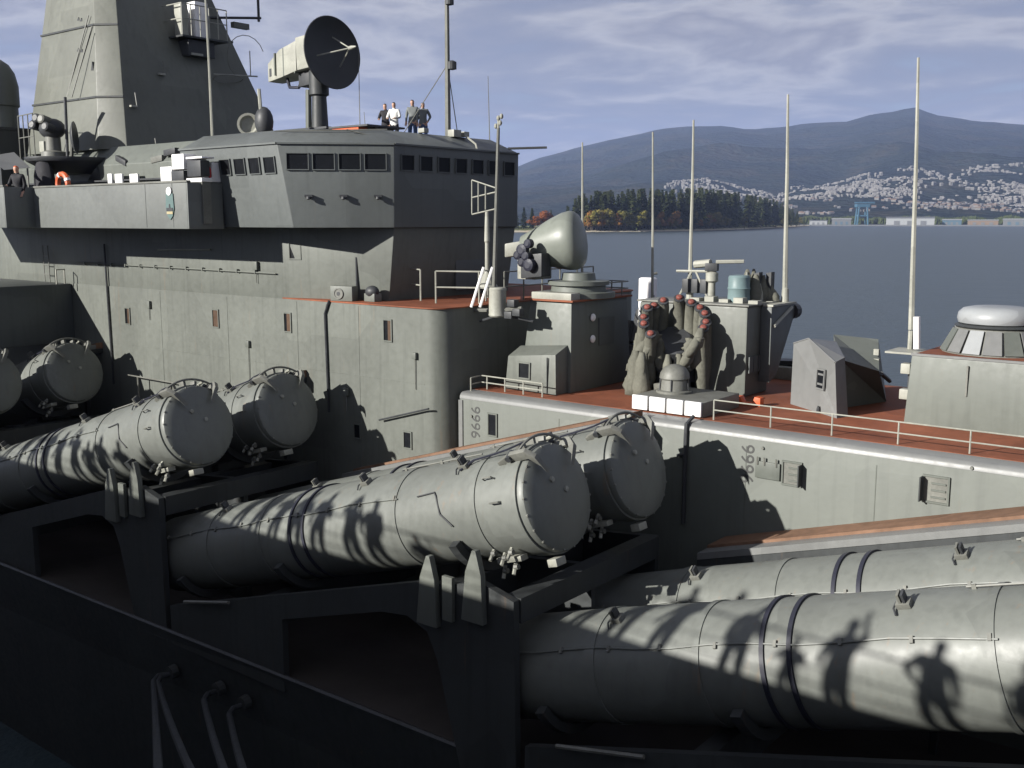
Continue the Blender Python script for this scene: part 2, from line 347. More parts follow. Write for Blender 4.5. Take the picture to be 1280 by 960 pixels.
def conifer(seed, lean):
    rnd = random.Random(seed); A = MB(); T = MB()
    T.tube([(0, 0, -.12), (.004, 0, .5), (lean, 0, .99)], .016, 6, .002)
    for k in range(34):
        z = .10 + .88*k/33; rad = (.185*(1 - z)**.75 + .008)*rnd.uniform(.6, 1.25)
        for q in range(rnd.randint(6, 9)):
            a = rnd.uniform(0, 6.28); r_ = rad*rnd.uniform(.45, 1.1); c = Vector((math.cos(a), math.sin(a), 0)); pr = Vector((-c.y, c.x, 0))
            w_ = .032*rnd.uniform(.6, 1.4); dz = -r_*rnd.uniform(.25, .6); b0 = Vector((lean*z, 0, z))
            tip = b0 + c*r_ + Vector((0, 0, dz)); md = b0 + c*r_*.55 + Vector((0, 0, dz*.3))
            A.add([b0, md + pr*w_, tip, md - pr*w_, md + Vector((0, 0, -.03))], [(0, 1, 2, 3), (0, 1, 4), (2, 3, 4)])
    return T, A
def broadleaf(seed):
    rnd = random.Random(seed); A = MB(); T = MB()
    T.tube([(0, 0, -.1), (.01, .01, .3), (0, .02, .6)], .03, 6, .012)
    cs = []
    for k in range(9):
        a = rnd.uniform(0, 6.28); r_ = rnd.uniform(.05, .3); c = Vector((math.cos(a)*r_, math.sin(a)*r_, rnd.uniform(.34, .82))); cs.append((c, rnd.uniform(.12, .22)))
        T.tube([(0, .01, .25), c*.6 + Vector((0, 0, .1)), c], .012, 5, .004)
    for c, r_ in cs:
        for q in range(90):
            d = Vector((rnd.gauss(0, 1), rnd.gauss(0, 1), rnd.gauss(0, 1))).normalized(); p = c + d*r_*rnd.uniform(.55, 1.05)
            e = d.orthogonal().normalized(); e.rotate(Matrix.Rotation(rnd.uniform(0, 6.28), 3, d)); g = d.cross(e); z_ = rnd.uniform(.018, .042)
            A.add([p + e*z_, p + g*z_, p - e*z_ + d*z_*.5, p - g*z_], [(0, 1, 2, 3)])
    return T, A
def treemesh(TA, nm, mat):
    out = []
    for b_, n_, m_ in ((TA[0], 'trunk', BARK), (TA[1], 'crown', mat)):
        me = bpy.data.meshes.new(nm + '_' + n_); me.from_pydata(b_.v, [], b_.f); me.materials.append(m_); out.append((n_, me))
    return out
TM = {'conifer': [treemesh(conifer(i, (i - 2)*.008), 'conifer', LM['conifer']) for i in range(6)]}
for kx in ('olive', 'orange', 'red'): TM[kx] = [treemesh(broadleaf(40 + i), kx, LM[kx]) for i in range(3)]
def shore_pt(u):
    P = [(380, 291.5), (620, 291), (700, 290.5), (800, 290), (860, 289.2), (930, 287), (985, 284.5), (1012, 282.6)]
    for (a, ya), (b, yb) in zip(P, P[1:]):
        if a <= u <= b: return atz(u, ya + (yb - ya)*(u - a)/(b - a), WATER)
    return atz(P[0][0] if u < 700 else P[-1][0], P[0][1] if u < 700 else P[-1][1], WATER)
def make_peninsula():
    us = list(range(380, 1013, 8)); D = [(0, -.6), (7, 1.2), (16, 2.6), (40, 4.2), (160, 6), (420, 6), (450, -2)]
    m, t, b = newmat('peninsula_ground')
    g = N(t, 'ShaderNodeNewGeometry'); s_ = N(t, 'ShaderNodeSeparateXYZ'); t.links.new(g.outputs['Position'], s_.inputs[0])
    n = N(t, 'ShaderNodeTexNoise'); n.inputs['Scale'].default_value = 0.12; n.inputs['Detail'].default_value = 5; t.links.new(g.outputs['Position'], n.inputs['Vector'])
    k = mathn(t, 'ADD', mathn(t, 'MULTIPLY', mathn(t, 'SUBTRACT', s_.outputs[2], WATER), 0.2), mathn(t, 'MULTIPLY', mathn(t, 'SUBTRACT', n.outputs[0], 0.5), 0.3))
    t.links.new(ramp(t, k, [(0.05, (0.10, 0.09, 0.07)), (0.18, (0.42, 0.37, 0.28)), (0.46, (0.36, 0.32, 0.22)), (0.6, (0.10, 0.11, 0.03))]), b.inputs['Base Color']); b.inputs['Roughness'].default_value = 0.95
    rows = []
    for dd, zz_ in D:
        row = []
        for u in us:
            p = shore_pt(u); hd = Vector((p.x, p.y, 0)).normalized(); tip = min(1, (1012 - u)/60)
            q = p + hd*dd*(0.25 + .75*tip); q.z = WATER + zz_*(1 if zz_ < 0 else max(.35, tip)) + (noise.noise(q*.02)*1.0 if zz_ > 0 else 0); row.append(q)
        rows.append(row)
    struct(MB().loft(rows, cap=False, closed=False).build('wooded_shore', m, smooth=True, angle=180))
make_peninsula()
TOPS = [(380, 262), (640, 262), (690, 264), (712, 256), (725, 246), (745, 241), (800, 238), (835, 239), (870, 237), (905, 240), (940, 246), (968, 252), (990, 262), (1008, 275)]
def top_y(u):
    for (a, ya), (b, yb) in zip(TOPS, TOPS[1:]):
        if a <= u <= b: return ya + (yb - ya)*(u - a)/(b - a)
    return 262
def plant(kind, u, depth, h, label, group, cat='tree', wid=1.0):
    p = shore_pt(u); hd = Vector((p.x, p.y, 0)).normalized(); q = p + hd*depth; q.z = WATER + 3.6
    o = bpy.data.objects.new({'conifer': 'conifer_tree'}.get(kind, 'autumn_tree'), None); COL.objects.link(o)
    o.location = q; o.scale = (h*wid, h*wid, h); o.rotation_euler.z = random.uniform(0, 6.28)
    tag(o, label, cat, group)
    for nm, me in random.choice(TM[kind]):
        c = bpy.data.objects.new(nm, me); COL.objects.link(c); c.parent = o
for k in range(210):
    u = random.uniform(716, 1006) if k > 24 else random.uniform(560, 716)
    dp = random.uniform(22, 120)*min(1, max(.2, (1012 - u)/70)); p = shore_pt(u)
    dist = math.hypot(p.x, p.y) + dp
    e = ray(u, top_y(u) - 4 + abs(random.gauss(0, 5.5))); h = e.z/math.hypot(e.x, e.y)*dist - WATER - 3.6
    plant('conifer', u, dp, max(7, h), 'tall dark evergreen in the wood on the low point across the water', 'evergreens on the far point', wid=random.uniform(1.1, 1.75))
for k in range(84):
    u = random.choice((random.uniform(735, 790), random.uniform(750, 905), random.uniform(800, 1000), random.uniform(730, 960)))
    h = random.uniform(12, 29)*(1 if u < 930 else .75); kind = 'olive' if random.random() < .80 else 'orange'
    plant(kind, u, random.uniform(12, 26)*(1 if u < 940 else .4), h, {'olive': 'olive-yellow leafy tree in front of the dark evergreens on the far point', 'orange': 'orange autumn tree at the foot of the wood on the far point'}[kind], {'olive': 'olive trees along the far point', 'orange': 'orange trees along the far point'}[kind], wid=random.uniform(.8, 1.2))
for u, h in ((676, 27), (686, 24), (668, 19)):
    plant('red', u, 14, h, 'rust-red autumn tree by the waterline just left of the round radar cover', 'rust-red trees on the far point', wid=1.2)

# far side of the harbour: sheds, crane, dark shoreline wood
def far(u, dist, z=0):
    d = ray(u, 275); h = Vector((d.x, d.y, 0)).normalized(); p = h*dist; p.z = WATER + z; return p
FS = [flat('shed_white', (0.22, 0.23, 0.235)), flat('shed_blue', (0.05, 0.09, 0.12)), flat('shed_tan', (0.14, 0.10, 0.07)), flat('shed_grey', (0.10, 0.105, 0.11)), flat('crane_blue', (0.03, 0.085, 0.13))]
QB = MB(); qa = [far(u, 2900, 3) for u in range(985, 1500, 20)]; qb = [far(u, 3420, 4) for u in range(985, 1500, 20)]
ql = [p.copy() for p in qa]
for p in ql: p.z = WATER - 1
struct(QB.loft([ql, qa, qb], cap=False, closed=False).build('far_quay', FS[3]))
def shed(u0, u1, dist, h, m_, label, gable=.25):
    a = far(u0, dist, 3); b = far(u1, dist, 3); c = (a + b)/2; ax = (b - a).normalized(); ay = Vector((-ax.y, ax.x, 0)); w_ = (b - a).length/2; d_ = min(w_, 28)
    o = thing('waterfront_shed', label, 'shed', c)
    MB().obox(c + Vector((0, 0, h/2)), ax, ay, (0, 0, 1), w_, d_, h/2).build('wall', FS[m_], o)
    q = c + Vector((0, 0, h + .1)); t_ = Vector((0, 0, h*gable)); e1 = ax*(w_ + 1); e2 = ay*(d_ + 1)
    MB().add([q-e1-e2, q+e1-e2, q+e1+e2, q-e1+e2, q-e1+t_, q+e1+t_], [(0,1,2,3),(0,1,5,4),(2,3,4,5),(1,2,5),(3,0,4)]).build('roof', FS[0 if m_ != 0 else 3], o)
    dr = MB()
    for k in range(3):
        s_ = -1 if ay.dot(c) > 0 else 1
        dr.obox(c + ax*w_*(-.55 + .55*k) + ay*s_*(d_ + .3) + Vector((0, 0, h*.3)), ax, ay, (0, 0, 1), w_*.12, .25, h*.3)
    dr.build('door', FS[3 if m_ != 3 else 1], o)
shed(1108, 1168, 2960, 17, 0, 'long white waterfront shed across the harbour, beside the blue crane')
shed(1178, 1202, 2990, 12, 1, 'low blue-grey shed right of the long white waterfront shed')
shed(1210, 1248, 3010, 11, 2, 'tan shed near the right end of the far waterfront')
shed(1254, 1290, 3000, 13, 3, 'grey shed at the right end of the far waterfront')
shed(1040, 1064, 2980, 14, 3, 'grey block left of the blue crane on the far waterfront')
shed(1012, 1034, 3000, 10, 0, 'small white shed at the left end of the far waterfront')
cr = thing('harbour_crane', 'tall blue gantry crane on the far waterfront left of the white shed', 'crane', far(1077, 2940, 3))
cl_ = cr.location; ax = RT
for sx in (-14, 14):
    for sy in (-9, 9): MB().tube([cl_ + RT*sx + FH*sy, cl_ + RT*sx*.75 + FH*sy + Vector((0, 0, 48))], 2.4, 6).build('leg', FS[4], cr)
MB().obox(cl_ + Vector((0, 0, 50)), RT, FH, (0, 0, 1), 17, 11, 4).build('gantry_beam', FS[4], cr)
MB().obox(cl_ + Vector((0, 0, 58)) + RT*6, RT, FH, (0, 0, 1), 26, 3, 2).build('jib', FS[4], cr)
MB().obox(cl_ + Vector((0, 0, 24)), RT, FH, (0, 0, 1), 12, 9.5, 2).build('cross_brace', FS[4], cr)
WD = MB()
for k in range(2600):
    u = random.uniform(985, 1440); p = far(u, random.uniform(3060, 3500), 3); h = random.uniform(12, 30)*(0.75 + .5*noise.noise(Vector((u/25, 0, 4)))); r_ = h*random.uniform(.25, .5)
    n0 = 5; base = [p + Vector((math.cos(i*6.283/n0 + k)*r_, math.sin(i*6.283/n0 + k)*r_, h*.25*random.random())) for i in range(n0)]
    md = [p + Vector((math.cos(i*6.283/n0 + k + .5)*r_*.8, math.sin(i*6.283/n0 + k + .5)*r_*.8, h*random.uniform(.5, .8))) for i in range(n0)]
    WD.loft([base, md, [p + Vector((random.uniform(-1, 1), 0, h + .1*i)) for i in range(n0)]])
o = WD.build('shoreline_wood', LM['conifer']); tag(o, 'dark belt of trees behind the far waterfront sheds', 'wood'); o['kind'] = 'stuff'

def make_haze():
    m = bpy.data.materials.new('air_haze'); m.use_nodes = True; t = m.node_tree; t.nodes.clear()
    v = N(t, 'ShaderNodeVolumePrincipled'); v.inputs['Color'].default_value = (0.47, 0.60, 1.0, 1); v.inputs['Density'].default_value = 5.4e-5; v.inputs['Anisotropy'].default_value = 0.1
    out = N(t, 'ShaderNodeOutputMaterial'); t.links.new(v.outputs[0], out.inputs['Volume'])
    m.cycles.homogeneous_volume = True
    o = MB().box(-15800, 15800, -15800, 15800, WATER - 3, 1500).build('haze', m); o['kind'] = 'stuff'
    o['label'] = 'thin blue autumn haze over the harbour and hills'; o['category'] = 'haze'
make_haze()

# ------------------------------------------------------------------ the warship: hull, decks, superstructure
ZF, ZD, ZR = -4.3, -9.75, -2.2            # forecastle deck, main deck, red deck round the bridge block
YW, YF = 18.9, 19.45                       # starboard walls of the superstructure and of the forecastle house
TP = R(16.5)                               # rise of the launch tubes
ship = thing('warship', 'large grey warship moored alongside, seen from its starboard side', 'warship', (-30, 23.5, WATER))
# hull
rings = []
for x, hw, zt in ((-112, 7.5, ZD-.3), (-100, 9.6, ZD-.3), (-60, 10.3, ZD-.25), (-30, 10.35, ZD-.05), (-10, 10.2, ZD+.15), (6, 9.4, ZD+.45), (22, 7.6, ZD+.8), (38, 4.6, ZD+1.5), (52, .5, ZD+2.2)):
    rings.append([(x, 23.5-hw, zt), (x, 23.5-hw*.97, zt-1.5), (x, 23.5-hw*.93, WATER-1.5), (x, 23.5+hw*.93, WATER-1.5), (x, 23.5+hw*.97, zt-1.5), (x, 23.5+hw, zt)])
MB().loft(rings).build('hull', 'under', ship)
dk = MB()
dk.loft([[(r[0][0], r[0][1]+.12, r[0][2]+.012) for r in rings], [(r[-1][0], r[-1][1]-.12, r[-1][2]+.012) for r in rings]], cap=False, closed=False)
dk.build('main_deck', 'shadedeck', ship)
ed = MB().tube([(r[0][0], r[0][1]+.02, r[0][2]+.05) for r in rings], .06, 6); ed.build('deck_edge', 'dark', ship)

# lower superstructure block with a rounded front corner
def rounded(x1, y0, y1, r, z, xback=-52):
    pts = [(xback, y0, z)]
    for i in range(9):
        a = -math.pi/2 + i*math.pi/16; pts.append((x1 - r + r*math.cos(a), y0 + r + r*math.sin(a), z))
    for i in range(9):
        a = i*math.pi/16; pts.append((x1 - r + r*math.cos(a), y1 - r + r*math.sin(a), z))
    return pts + [(xback, y1, z)]
def redge(z): return [(-23.5, YW-.0, z)] + [p for p in rounded(-17.41, YW-.04, 28.14, .57, z)][1:-1] + [(-23.5, 28.14, z)]
sup = MB().loft([rounded(-17.35, YW, 28.1, .55, ZD), rounded(-17.45, YW, 28.1, .55, ZR)]).build('superstructure', 'hull', ship, smooth=True, angle=30)
MB().loft([redge(ZR+.004), redge(ZR+.035)]).build('upper_deck', 'deck', ship, smooth=True, angle=30)
# weld seams and vertical pipes on the side plating
for (u0, v0, u1, v1, rr) in ((130, 305, 142, 480, .035), (411, 376, 408, 386, .03)):
    a = aty(u0, v0, YW-.05); b = aty(u1, v1, YW-.05); MB().tube([a, b], rr, 6).build('pipe', 'dark', sup)
a = aty(408, 386, YW-.05); MB().tube([aty(413, 376, YW+.2), aty(409, 381, YW-.02), a, aty(406, 392, YW-.05), aty(411, 515, YW-.05)], .032, 6).build('pipe', 'dark', sup)
for za, xa, xb in ((-5.05, -31.2, -26.3),):
    MB().tube([(xa, YW-.35, za), (xb, YW-.35, za-.02)], .022, 6).build('handrail', 'fit', sup)
    MB().tube([(xa+.6, YW-.33, za), (xa+.6, YW-.33, za-1.5)], .03, 6).build('stanchion', 'fit', sup)
MB().tube([aty(474, 525, YW-.12), aty(536, 511, YW-.12)], .025, 6).build('handrail', 'dark', sup)
for u, v, w_, h_, sh in ((160, 395, .25, .5, .5), (270, 398, .26, .5, .9), (360, 403, .26, .5, .6), (485, 413, .26, .52, .45), (510, 550, .24, .4, 0), (447, 539, .22, .36, 0)):
    window(sup, aty(u, v, YW), (1,0,0), (0,0,1), w_, h_, shutter=sh)
for zr in range(9): MB().tube([(-36.6, YW-.14, -3.9 + zr*.33), (-36.25, YW-.14, -3.9 + zr*.33)], .018, 5).build('ladder_rung', 'fit', sup)
for xr in (-36.6, -36.25): MB().tube([(xr, YW-.14, -4.1), (xr, YW-.14, -.9)], .018, 5).build('ladder_rail', 'fit', sup)
for xj, zj, wj in ((-30.2, -2.7, .2), (-25.1, -3.6, .16), (-24.6, -1.3, .2), (-20.9, -4.6, .18), (-18.3, -3.4, .14), (-28.4, -5.4, .2)):
    jb = MB().box(xj-wj/2, xj+wj/2, YW-.09, YW-.004, zj-wj*.6, zj+wj*.6).build('junction_box', 'hull', sup, bevel=.012)
    MB().tube([(xj, YW-.03, zj-wj*.6), (xj, YW-.03, zj-wj*.6-random.uniform(.3, 1.1))], .012, 5).build('cable', 'fit', sup)
MB().tube([(-34.5, YW-.04, -1.45), (-30, YW-.04, -1.47), (-23.7, YW-.04, -1.5)], .022, 5).build('cable_run', 'hull', sup)
for k in range(12): MB().box(-34 + k*.85, -33.95 + k*.85, YW-.075, YW-.004, -1.52, -1.42).build('cable_clip', 'hull', sup)
# raised plate edges (lapped strakes) on the big side wall
for xs in (-29.6, -26.1, -22.9, -20.4):
    MB().box(xs, xs+.02, YW-.008, YW+.01, ZD, ZR-.05).build('weld_seam', 'hull', sup)
MB().box(-52, -18, YW-.007, YW+.01, -4.12, -4.10).build('weld_seam', 'hull', sup)

# second level below the bridge: flush with the side aft, then running inboard
U0 = [(-52, YW+.02), (-23.6, YW+.02), (-20.25, 19.9), (-20.25, 25.0), (-22.5, 27.6), (-52, 28.0)]
U1 = [(-52, YW+.02), (-23.5, YW+.02), (-19.95, 19.85), (-19.95, 25.0), (-22.5, 27.8), (-52, 28.0)]
upb = MB().loft([[(x, y, ZR-.02) for x, y in U0], [(x, y, -.2) for x, y in U1]]).build('bridge_base', 'hull', ship, bevel=.03)
d1 = (Vector((-20.25, 19.9, 0)) - Vector((-23.6, YW+.02, 0))).normalized(); n1_ = Vector((d1.y, -d1.x, 0))
for t_, zc in ((.55, -.85), (2.2, -.85)):
    window(upb, Vector((-23.6, YW+.02, zc)) + d1*t_ + n1_*.02, d1, (0,0,1), .34, .42, frame='hull')
window(upb, (-20.10, 20.75, -.8), (0,1,0), (.02,0,1), .34, .42)
MB().obox((-20.12, 23.3, -1.15), (0,1,0), (1,0,0), (0,0,1), .85, .03, .85).build('door', 'bridge', upb)
MB().tube([Vector((-23.6, YW, -1.0)) + d1*2.55 + n1_*.05, Vector((-23.6, YW, -2.1)) + d1*2.55 + n1_*.05], .03, 6).build('pipe', 'dark', upb)
# vent fan boxes standing on the red deck against that wall
vb = thing('vent_box', 'small grey box with a round fan grille on the red ledge below the bridge', 'vent', (-21.2, 19.3, ZR+.035))
c = Vector((-21.25, 19.2, ZR+.035))
MB().obox(c + Vector((0, 0, .2)), d1, n1_, (0,0,1), .34, .16, .2).build('box', 'hull', vb, bevel=.015)
MB().lathe(c + n1_*.16 + d1*-.08 + Vector((0,0,.2)), n1_, [(0,.15),(.03,.15),(.03,.12),(.015,.11)], 18).build('fan_ring', 'fit', vb)
MB().lathe(c + n1_*.165 + d1*-.08 + Vector((0,0,.2)), n1_, [(0,.1),(.012,.05)], 14).build('grille', 'dark', vb)
vb2 = thing('vent_cowl', 'dark rounded cowl on the red ledge beside the vent box', 'vent', (-20.4, 19.5, ZR+.035))
c = Vector((-20.45, 19.5, ZR+.035))
MB().box(c.x-.2, c.x+.2, c.y-.14, c.y+.14, c.z, c.z+.22).build('base', 'hull', vb2, bevel=.02)
MB().ball(c + Vector((0, -.02, .26)), .22, .17, .17).build('cowl', 'dark', vb2, smooth=True)

# bridge
B0 = [(-26.2, 17.85), (-21.65, 17.85), (-19.80, 19.72), (-19.80, 24.92), (-21.65, 26.8), (-26.2, 26.8)]
B1 = [(-26.2, 17.6), (-21.9, 17.6), (-19.77, 19.73), (-19.77, 24.94), (-21.9, 27.05), (-26.2, 27.05)]
B2 = [(-26.2, 18.4), (-22.23, 18.4), (-20.57, 20.06), (-20.57, 24.6), (-22.23, 26.25), (-26.2, 26.25)]
br = MB().loft([[(x, y, -.2) for x, y in B0], [(x, y, 1.97) for x, y in B1], [(x, y, 2.38) for x, y in B2]]).build('bridge', 'bridge', ship, bevel=.025)
# drip ledge over the windows
lg = MB()
for p, q in ((0, 1), (1, 2), (2, 3)):
    a = Vector((*B1[p], 1.96)); b = Vector((*B1[q], 1.96)); d = (b - a).normalized(); n_ = Vector((d.y, -d.x, 0)); lg.obox((a + b)/2 + n_*.02, d, n_, (0,0,1), (b-a).length/2, .03, .022)
lg.build('drip_ledge', 'bridge', br)
def facewin(p, q, cnt, z, w_, h_, m0, m1):
    a0 = Vector((*B0[p], -.2)); b0 = Vector((*B0[q], -.2)); a1 = Vector((*B1[p], 1.97)); b1 = Vector((*B1[q], 1.97)); k = (z + .2)/2.17
    a = a0.lerp(a1, k); b = b0.lerp(b1, k); d = (b - a).normalized(); up = ((a1 - a0) - d*(a1 - a0).dot(d)).normalized(); L_ = (b - a).length
    for i in range(cnt):
        c = a + d*(m0 + (L_ - m0 - m1)*(i + .5)/cnt)
        window(br, c + d.cross(up)*.004, d, up, w_, h_, frame='bridge', fr=.022, depth=.04)
facewin(0, 1, 4, 1.42, .43, .40, 1.72, .12)
facewin(1, 2, 4, 1.50, .54, .40, .10, .16)
facewin(2, 3, 7, 1.50, .46, .38, .12, .10)
for k in range(3):
    a = Vector((*B0[1], .62)).lerp(Vector((*B0[2], .62)), .16 + .34*k); d = Vector((.707, .707, 0)); n_ = Vector((.707, -.707, 0))
    MB().obox(a + n_*.06, d, n_, (0,0,1), .1, .06, .03).build('lamp_bracket', 'dark', br)
    MB().lathe(a + n_*.12 + Vector((0,0,-.02)), (0,0,-1), [(0,.05),(.06,.055),(.08,.02)], 10).build('lamp_bracket', 'dark', br)
MB().tube([(-21.0, 19.2, 2.36), (-20.0, 20.35, 1.98)], .02, 5).build('stay', 'fit', br)
MB().tube([(-22.35, 17.9, 2.30), (-20.35, 20.05, 2.38)], .018, 5).build('grab_rail', 'fit', br)
# cable brackets and gear along the eave of the front
for y_, s_ in ((22.9, 1.0), (23.3, .7), (21.6, .6)):
    MB().obox((-20.5, y_, 2.46), (0,1,0), (1,0,0), (0,0,1), .16*s_, .12, .1*s_).build('eave_fitting', 'pale', br, bevel=.01)
MB().tube([(-20.3, 23.15, 2.4), (-19.95, 23.2, 2.15), (-19.85, 23.15, 1.95)], .03, 6).build('eave_fitting', 'pale', br)
MB().tube([(-19.9, 24.6, 2.1), (-18.9, 25.2, 2.12)], .035, 6).build('yard', 'dark', br)
# bridge wing
wing = MB(); wing.box(-40, -24.52, 16.67, 18.88, -.22, -.10); wing.box(-40, -32.87, 15.77, 16.665, -.22, -.10)
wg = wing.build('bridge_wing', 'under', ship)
bw = MB(); bw.box(-32.75, -24.5, 16.6, 16.66, -.24, 1.0); bw.box(-24.5, -24.44, 16.6, 17.72, -.24, 1.0); bw.box(-40, -32.85, 15.7, 15.76, -.24, 1.02); bw.box(-32.85, -32.79, 15.7, 16.66, -.24, 1.02)
bw.build('wing_bulwark', 'wing', ship, bevel=.02)
MB().box(-32.7, -24.42, 16.57, 16.70, 1.0, 1.05).build('bulwark_cap', 'fit', wg); MB().box(-40, -32.78, 15.67, 15.80, 1.02, 1.07).build('bulwark_cap', 'fit', wg)
for xs in (-26.45, -25.15):
    MB().box(xs, xs+.012, 16.592, 16.602, -.2, .98).build('seam', 'bridge', wg)
MB().tube([aty(197, 312, YW-.08), aty(263, 312, YW-.08)], .025, 6).build('handrail', 'pale', sup)
# crest on the wing
cr_ = thing('crest', 'painted shield crest with white disc and dark band on the bridge wing', 'crest', aty(212, 255, 16.58))
c = aty(212, 256, 16.57)
MB().prism([(c.x-.16, c.z+.30), (c.x+.16, c.z+.30), (c.x+.19, c.z-.1), (c.x+.12, c.z-.30), (c.x, c.z-.40), (c.x-.12, c.z-.30), (c.x-.19, c.z-.1)], 'y', c.y, c.y+.03).build('shield', 'teal', cr_)
MB().lathe(c + Vector((0, 0, .36)), (0,-1,0), [(0,.12),(.02,.11)], 18).build('disc', 'white', cr_)
MB().box(c.x-.15, c.x+.15, c.y-.012, c.y, c.z-.17, c.z-.08).build('dark_band', 'dark', cr_)
MB().prism([(c.x-.02, c.z+.02), (c.x+.02, c.z+.02), (c.x+.03, c.z-.08), (c.x-.03, c.z-.08)], 'y', c.y-.012, c.y).build('dark_band', 'dark', cr_)
MB().box(c.x-.14, c.x+.14, c.y-.012, c.y, c.z-.25, c.z-.18).build('light_band', 'gold', cr_)
# house behind the wing, and the tower mast
ah = MB().loft([[(x, y, -.1) for x, y in ((-46, 18.7), (-26.25, 18.7), (-26.25, 26.2), (-46, 26.2))], [(x, y, 1.75) for x, y in ((-46, 18.5), (-26.25, 18.5), (-26.25, 26.2), (-46, 26.2))], [(x, y, 2.36) for x, y in ((-46, 19.0), (-26.25, 19.0), (-26.25, 26.2), (-46, 26.2))]]).build('bridge_house', 'house', ship, bevel=.025)
MB().box(-46, -26.3, 18.38, 18.50, 1.22, 1.27).build('ledge', 'dark', ah)
def tw(x0, x1, y0, y1, c, z): return [(x0, y0+c*.6, z), (x0-c, y0, z), (x1, y0, z), (x1, y1, z), (x0-c, y1, z), (x0, y1-c*.6, z)]
levels = [(2.3, 0), (4.05, 1.75), (4.07, 1.75), (7.0, 4.7), (9.6, 7.3)]
to = MB().loft([tw(-31.6-.41*k, -37.2-.10*k, 18.75+.247*k, 26.35-.247*k, .85-.03*k, z) for z, k in levels]).build('tower_mast', 'tower', ship, bevel=.02)
for z, k in ((4.05, 1.75), (6.55, 4.25)):
    p = tw(-31.6-.41*k, -37.2-.10*k, 18.75+.247*k, 26.35-.247*k, .85-.03*k, z)
    for i in range(5):
        a, b = Vector(p[i]), Vector(p[i+1]); d = (b - a).normalized(); n_ = Vector((-d.y, d.x, 0)); n_ = n_ if n_.dot((a + b)/2 - Vector((-34.8, 22.5, z))) > 0 else -n_
        MB().obox((a + b)/2 + n_*.02, d, n_, (0,0,1), (b - a).length/2 + .02, .03, .03).build('belt', 'under' if i else 'under', to)
for kx, (xx, zz_) in enumerate(((-33.7, 5.1), (-35.0, 6.9), (-35.2, 6.95), (-34.6, 5.8), (-34.85, 5.85))):
    MB().prism([(xx-.07, zz_-.12), (xx+.09, zz_-.14), (xx+.03, zz_+.16 if kx == 0 else zz_-.02)], 'y', 18.75+.247*(zz_-2.3)-.04, 18.75+.247*(zz_-2.3)+.05).build('step_plate', 'dark', to)
for a, b in (((-35.6, 18.9, 2.4), (-34.4, 19.9, 6.9)), ((-35.2, 18.9, 2.4), (-34.15, 19.85, 6.5)), ((-34.3, 19.0, 4.1), (-34.0, 19.7, 6.3))):
    MB().tube([Vector(a) + Vector((0, -.05, 0)), Vector(b) + Vector((0, -.1, 0))], .022, 5).build('pipe', 'fit', to)
# lifting eyes / lamp brackets on the dark front face
def tfront(u, v): d = ray(u, v); x0 = -31.6 + .41*2.3; k = .41; t_ = x0/(d.x + k*d.z); return d*t_
for u, v in ((165, 133), (200, 93), (190, 190)):
    p = tfront(u, v) + Vector((.04, 0, 0)); MB().box(p.x, p.x+.12, p.y-.12, p.y+.12, p.z-.03, p.z+.03).build('bracket', 'pale', to); MB().tube([p + Vector((.1, .1, .0)), p + Vector((.02, .1, .45))], .02, 5).build('bracket', 'fit', to)
# gallery box on the front of the tower
p = tfront(236, 38)
gl = thing('tower_gallery', 'open railed gallery with pale lockers high on the dark tower front', 'gallery', p + Vector((.4, 0, -.6)))
MB().box(p.x-.3, p.x+1.0, p.y-.95, p.y+.95, p.z-.42, p.z-.36).build('floor', 'under', gl)
for k in range(6):
    y_ = p.y - .93 + k*.372
    MB().tube([(p.x+.97, y_, p.z-.36), (p.x+.97, y_, p.z+.7)], .022, 5).build('post', 'pale', gl)
for zz_ in (.2, .7): MB().tube([(p.x-.2, p.y-.93, p.z+zz_), (p.x+.97, p.y-.93, p.z+zz_), (p.x+.97, p.y+.93, p.z+zz_)], .022, 5).build('rail', 'pale', gl)
MB().box(p.x+.2, p.x+.7, p.y-.2, p.y+.35, p.z-.36, p.z+.9).build('locker', 'white', gl, bevel=.03)
MB().box(p.x+.25, p.x+.65, p.y-.75, p.y-.45, p.z-.36, p.z+.75).build('locker', 'pale', gl, bevel=.03)
MB().box(p.x-.1, p.x+.8, p.y-.6, p.y+.5, p.z-1.0, p.z-.45).build('underbox', 'dark', gl, bevel=.03)
MB().box(p.x+.8, p.x+.83, p.y-.5, p.y-.02, p.z-.98, p.z-.90).build('lamp', 'pale', gl)
# yards and a loop aerial on the tower
y1 = thing('aerial_yard', 'thin yard with hanging aerial hoops on the tower front', 'aerial', tfront(290, 95))
p = tfront(286, 98) + Vector((.5, 0, 0))
MB().tube([p + Vector((0, -1.0, 0)), p + Vector((0, .9, .12))], .03, 6).build('yard', 'pale', y1)
MB().tube([p + Vector((0, .6, .1)), p + Vector((0, .6, 1.0))], .02, 5).build('spike', 'pale', y1)
MB().tube([p + Vector((.2*math.cos(a*.5), .35 + .75*math.cos(a), .75 + .75*math.sin(a))) for a in [k*.35 for k in range(1, 13)]], .014, 5).build('hoop', 'fit', y1)
MB().tube([p + Vector((.3*math.sin(a), -.4 + .6*math.cos(a), -.1 + .1*math.sin(a))) for a in [k*.4 for k in range(17)]], .014, 5).build('hoop', 'fit', y1)
y2 = thing('stub_aerial', 'dark stub arm with small aerials at the tower edge', 'aerial', tfront(285, 20))
p = tfront(262, 22)
MB().tube([p, p + Vector((.3, 2.1, .25))], .05, 6).build('arm', 'dark', y2); MB().tube([p + Vector((.3, 2.0, .1)), p + Vector((.3, 2.0, .9))], .05, 6).build('post', 'dark', y2)
